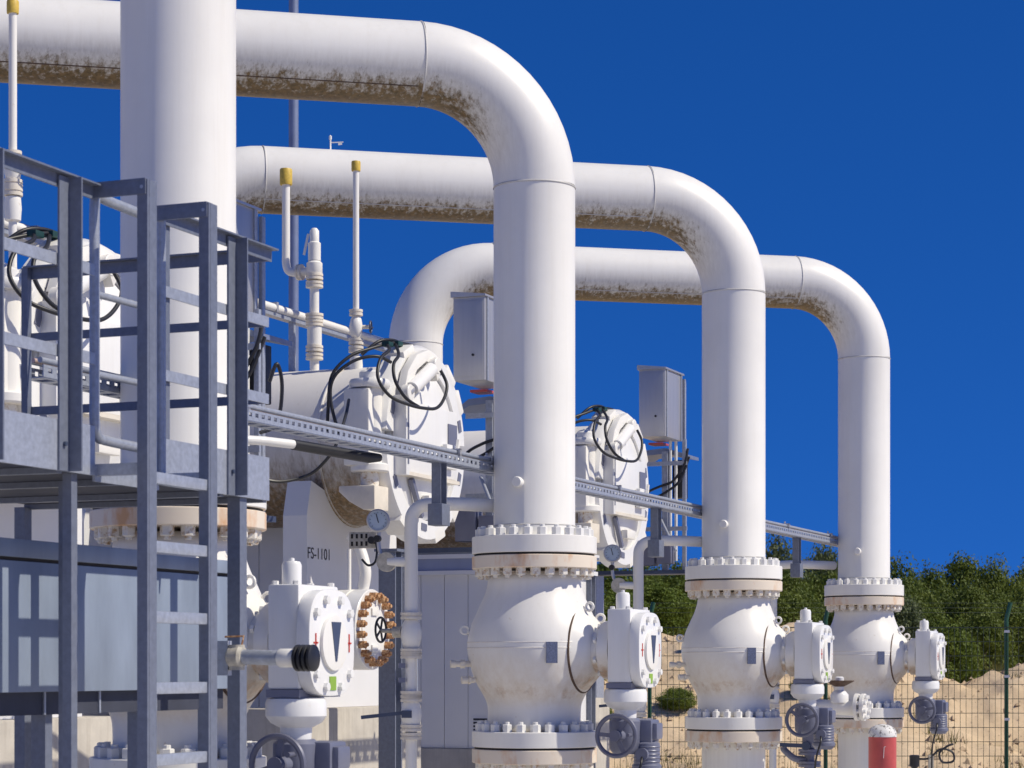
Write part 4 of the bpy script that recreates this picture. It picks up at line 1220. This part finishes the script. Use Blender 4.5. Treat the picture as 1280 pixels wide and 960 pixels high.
for kind, mt in (('dark', 'leaf_dark'), ('light', 'leaf_light'), ('pale', 'leaf_pale')):
    crowns[kind] = []
    for s_ in range(3 if kind != 'pale' else 2):
        me = crown_mesh(10 + s_ + len(kind), 210, 62, .04)
        me.materials.append(M[mt]); crowns[kind].append(me)
trunks = [trunk_mesh(s_) for s_ in range(3)]
TN = [0]
def tree(px, ytop, d, wpx, kind, label, cat='tree', base_y=None, name='broadleaf_tree', group='trees on the bank'):
    rnd = random.Random(px * 7 + int(ytop))
    p = PT(px, HZ, d); X, Y = p.x * S, p.y * S
    gz = hgt(X, Y) - .05
    top = CAMZ + (HZ - ytop) * d * S
    h_ = max(.4, top - gz); w_ = wpx * d * S / 2
    o = bpy.data.objects.new(name, None); col.objects.link(o); o.location = (X, Y, gz)
    tag(o, label, cat, group)
    TN[0] += 1
    c = link('crown', crowns[kind][TN[0] % len(crowns[kind])], o, None, (0, 0, rnd.uniform(0, 6.28)))
    c.scale = (w_ * 1.05, w_ * 1.05, h_ / 1.74)
    t_ = link('trunk', trunks[TN[0] % 3], o, None, (0, 0, rnd.uniform(0, 6.28)))
    t_.scale = (w_ * .8, w_ * .8, h_ / 1.74)
    return o
BEH = [(700, 712, 'behind the farther vessel door'), (752, 698, 'behind the hanging cable tray'), (800, 700, 'right behind the bypass elbow'), (846, 703, 'left of the second riser from the right'), (892, 700, 'behind the second riser from the right'),
       (936, 706, 'behind the pipe flange of the stained riser'), (985, 712, 'between the two right risers'), (1030, 716, 'left of the rightmost riser'), (1076, 710, 'behind the rightmost riser'),
       (1122, 700, 'just right of the rightmost riser flange'), (1160, 712, 'at the dip in the treeline right of the rightmost riser'), (1204, 697, 'forming the treeline hump right of the rightmost riser'), (1246, 702, 'above the right fence post'), (1290, 708, 'at the right picture edge')]
for i, (px, yt, w) in enumerate(BEH):
    dk = px > 900 or i % 2
    tree(px, yt, 4.3 + .3 * (i % 3), 84 + 9 * (i % 2), 'dark' if dk else 'light', ('dark green tree ' if dk else 'mid green tree ') + w)
LOW = [(1108, 738, 'shrub at the foot of the trees right of the rightmost riser flange'), (1142, 730, 'shrub under the treeline dip'), (1176, 736, 'shrub under the treeline hump'), (1212, 732, 'shrub left of the right fence post top'),
       (1244, 738, 'shrub behind the right fence post'), (1284, 734, 'shrub cut by the right picture edge'), (1002, 738, 'shrub below the pale tree'), (1046, 740, 'shrub left of the rightmost flange'), (960, 740, 'shrub right of the stained flange')]
for i, (px, yt, w) in enumerate(LOW):
    tree(px, yt, 3.75 + .15 * (i % 3), 78, 'dark', 'dark ' + w, 'bush', name='bush', group='bushes on the bank')
MID = [(770, 738, 'light', 'light green bush left of the green post tip'), (822, 728, 'light', 'leafy bush beside the second riser flange'), (868, 742, 'light', 'bright bush at the left of the stained ball valve'), (985, 742, 'dark', 'low dark bush right of the stained ball valve'),
       (1120, 742, 'pale', 'grey green bush beside the farthest valve'), (1150, 752, 'dark', 'shaded bush above the far gearbox'), (1182, 776, 'light', 'yellow green bush right of the far gearbox'), (1226, 760, 'dark', 'dark bush left of the right fence post'),
       (1272, 756, 'dark', 'dark bush right of the right fence post'), (1060, 748, 'dark', 'dark bush behind the farthest valve'), (728, 735, 'light', 'light green bush beside the grey column')]
for i, (px, yt, kd, lab) in enumerate(MID):
    tree(px, yt, 3.15 + .2 * (i % 3), 84, kd, lab, 'bush', name='bush', group='bushes on the bank')
tree(972, 672, 5.6, 90, 'pale', 'tall pale tree beyond the cable tray end')
tree(1030, 684, 5.8, 80, 'pale', 'pale tree crown behind the rightmost riser')
for i, (px, yt, wd, d, lab) in enumerate(((846, 868, 52, 2.28, 'tuft of weeds on the sand behind the middle gearbox'), (752, 872, 34, 2.25, 'weeds on sand beside the grey column'), (806, 826, 24, 2.4, 'small weed high on the sand bank'), (1000, 872, 26, 2.3, 'weeds behind the sampling line'), (745, 838, 26, 2.36, 'small weed tuft under the gearbox neck'), (868, 838, 22, 2.42, 'weed tuft left of the stained ball valve'))):
    tree(px, yt, d, wd, 'light', lab, 'weeds', name='weed_tuft', group='weeds on the sand bank')
# stones, clods and dry grass over the sand bank
rnd = random.Random(5)
st = MB(); gs = MB()
for k_ in range(5200):
    x_ = rnd.uniform(0.5, 19); y_ = 34.5 + 14 * rnd.random() ** 1.3; z_ = hgt(x_, y_)
    r_ = 0.018 + 0.10 * rnd.random() ** 5
    a_ = rnd.uniform(0, 6.28)
    pts = [(x_ + r_ * rnd.uniform(.7, 1.3) * math.cos(a_ + 1.571 * q_), y_ + r_ * rnd.uniform(.7, 1.3) * math.sin(a_ + 1.571 * q_), z_ - r_ * .2) for q_ in range(4)]
    pts += [(x_ + rnd.uniform(-.3, .3) * r_, y_ + rnd.uniform(-.3, .3) * r_, z_ + r_ * rnd.uniform(.5, 1))]
    st.add(pts, [(0, 1, 4), (1, 2, 4), (2, 3, 4), (3, 0, 4)])
for k_ in range(420):
    x_ = rnd.uniform(0.5, 19); y_ = 34.5 + 13 * rnd.random(); z_ = hgt(x_, y_)
    if noise.noise((x_ * .45, y_ * .3, 12)) < .05: continue
    for j in range(26):
        bx, by = x_ + rnd.gauss(0, .10), y_ + rnd.gauss(0, .10); h_ = rnd.uniform(.06, .26); a_ = rnd.uniform(0, 6.28)
        lx, ly = rnd.gauss(0, .07), rnd.gauss(0, .07); w_ = .008
        gs.add([(bx - w_ * math.cos(a_), by - w_ * math.sin(a_), z_ - .03), (bx + w_ * math.cos(a_), by + w_ * math.sin(a_), z_ - .03), (bx + lx, by + ly, z_ + h_)], [(0, 1, 2)])
M['clod'] = simple('sand_clod', (0.48, 0.36, 0.23), 0.95, var=0.35, scale=3)
M['drygrass'] = leafmat('dry_grass', (0.10, 0.11, 0.03), (0.26, 0.22, 0.09))
tag(link('sand_clods', st.mesh('sand_clods', scale=1.0, smooth=False, mat='clod')), 'stones and clods strewn over the sand bank', 'stones', kind='stuff')
tag(link('dry_grass', gs.mesh('dry_grass', scale=1.0, smooth=False, mat='drygrass')), 'sparse dry grass growing on the sand bank', 'grass', kind='stuff')
print('objects', len(bpy.data.objects))
